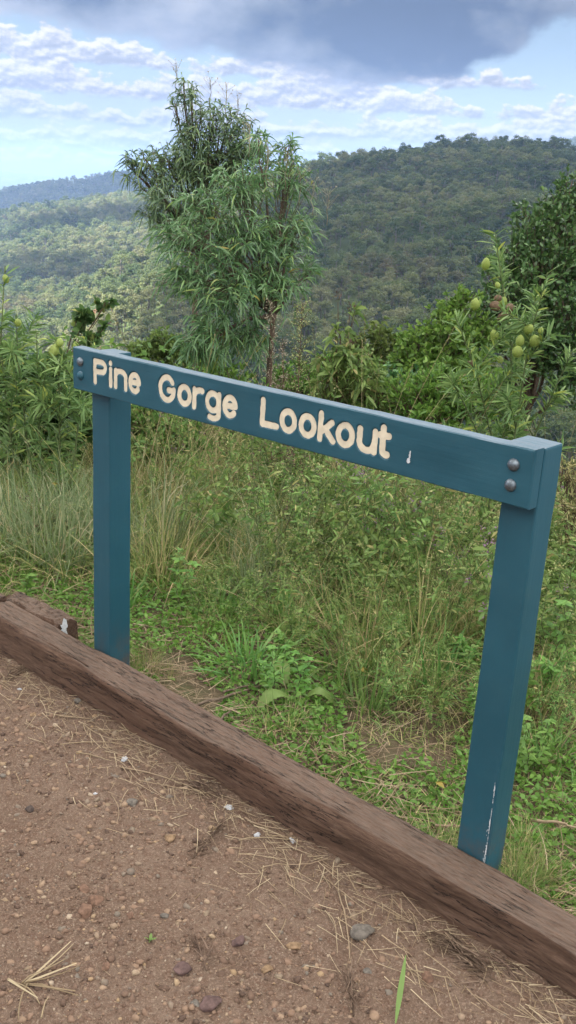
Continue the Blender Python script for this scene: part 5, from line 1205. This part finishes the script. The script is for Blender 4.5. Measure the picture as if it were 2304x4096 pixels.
# --- uncountable low growth
def verge_points(n, nmin, nmax, pw=1.0):
    k = nmin + (nmax - nmin) * rng.uniform(0, 1, n) ** pw; u = rng.uniform(-1.6, 3.0, n) + 0 * k; x, y = xy(u, k); return x, y, u, k
def ground_cover():
    b = MB(); x, y, u, k = verge_points(60000, .11, 2.6, 1.35)
    f = fbm(x * 2.3, y * 2.3, oct=3, s=70); keep = (f > -.34 + .36 * (k < .33) * (np.abs(u - .75) < .5)) ; x, y, k = x[keep], y[keep], k[keep]; n = len(x)
    z = ground_z(x, y) + rng.uniform(.0, .06, n) * smooth(.1, .6, k)
    d = randdir(n); d[:, 2] = np.abs(d[:, 2]) * .7 + .15
    b.strips(np.stack([x, y, z], -1), d, rng.uniform(.014, .036, n), rng.uniform(.008, .018, n), .3, 2, P_OVATE); return b
tag(ground_cover().build('ground_cover', M['broad']), kind='stuff')
def short_grass():
    b = MB(); x, y, u, k = verge_points(40000, .10, 3.4, 1.3); f = fbm(x * 1.7 + 5, y * 1.7, oct=3, s=80); keep = f > -.35 + .35 * (k < .3) * (np.abs(u - .8) < .45); x, y, k = x[keep], y[keep], k[keep]; n = len(x)
    d = rng.normal(0, .75, (n, 3)); d[:, 2] = np.abs(rng.normal(.9, .4, n)); L = rng.uniform(.05, .16, n) * (.6 + .8 * smooth(.2, 1.5, k))
    b.strips(np.stack([x, y, ground_z(x, y) - .005], -1), d, L, rng.uniform(.0022, .0045, n), .35 * rng.uniform(.2, 1.6, n), 3, P_GRASS); return b
tag(short_grass().build('grass', M['grassy']), kind='stuff')
def far_grass():
    b = MB(); n = 16000; az = np.radians(rng.uniform(-21, 20, n)); r = rng.uniform(4.2, 9.2, n); x = r * np.sin(az); y = r * np.cos(az)
    d = rng.normal(0, .5, (n, 3)); d[:, 2] = np.abs(rng.normal(1.0, .3, n)); L = rng.uniform(.18, .55, n)
    b.strips(np.stack([x, y, ground_z(x, y) - .01], -1), d, L, rng.uniform(.004, .0075, n), .5 * rng.uniform(.2, 1.6, n), 4, P_GRASS); return b
tag(far_grass().build('grass', M['grassy']), kind='stuff')
def dead_litter():
    b = MB(); x, y, u, k = verge_points(9000, .08, 1.8, 1.5); n = len(x); d = rng.normal(0, 1, (n, 3)); d[:, 2] = rng.uniform(-.05, .3, n)
    b.strips(np.stack([x, y, ground_z(x, y) + rng.uniform(.004, .03, n)], -1), d, rng.uniform(.02, .16, n), rng.uniform(.0015, .004, n), .08, 3, P_STRAW, sickle=rng.normal(0, .15, n)); return b
tag(dead_litter().build('dead_grass', M['straw']), kind='stuff')
def slope_scrub():
    """low scrub mass on the drop behind the shrubs"""
    b = MB(); n = 30000; az = np.radians(rng.uniform(-24, 23, n)); r = rng.uniform(8.2, 26, n); x = r * np.sin(az); y = r * np.cos(az); z = np.where(r < 9, ground_z(x, y), terrain_z(x, y))
    hgt = (.5 + .35 * fbm(x * .9, y * .9, oct=2, s=90)) * rng.uniform(.2, 1.2, n)
    d = randdir(n); d[:, 2] = np.abs(d[:, 2]); b.strips(np.stack([x, y, z + hgt], -1), d, rng.uniform(.06, .12, n), rng.uniform(.03, .06, n), .3, 2, P_OVATE); return b
tag(slope_scrub().build('undergrowth', M['bright']), kind='stuff')
SC.view_settings.view_transform = 'Standard'; SC.view_settings.look = 'None'; SC.view_settings.exposure = 2.9; SC.view_settings.gamma = 1.0
SC.render.engine = 'CYCLES'
SC.cycles.use_denoising = True
SC.cycles.max_bounces = 9; SC.cycles.diffuse_bounces = 6; SC.cycles.glossy_bounces = 2; SC.cycles.transmission_bounces = 4; SC.cycles.volume_bounces = 1
SC.cycles.transparent_max_bounces = 8; SC.cycles.sample_clamp_indirect = 6
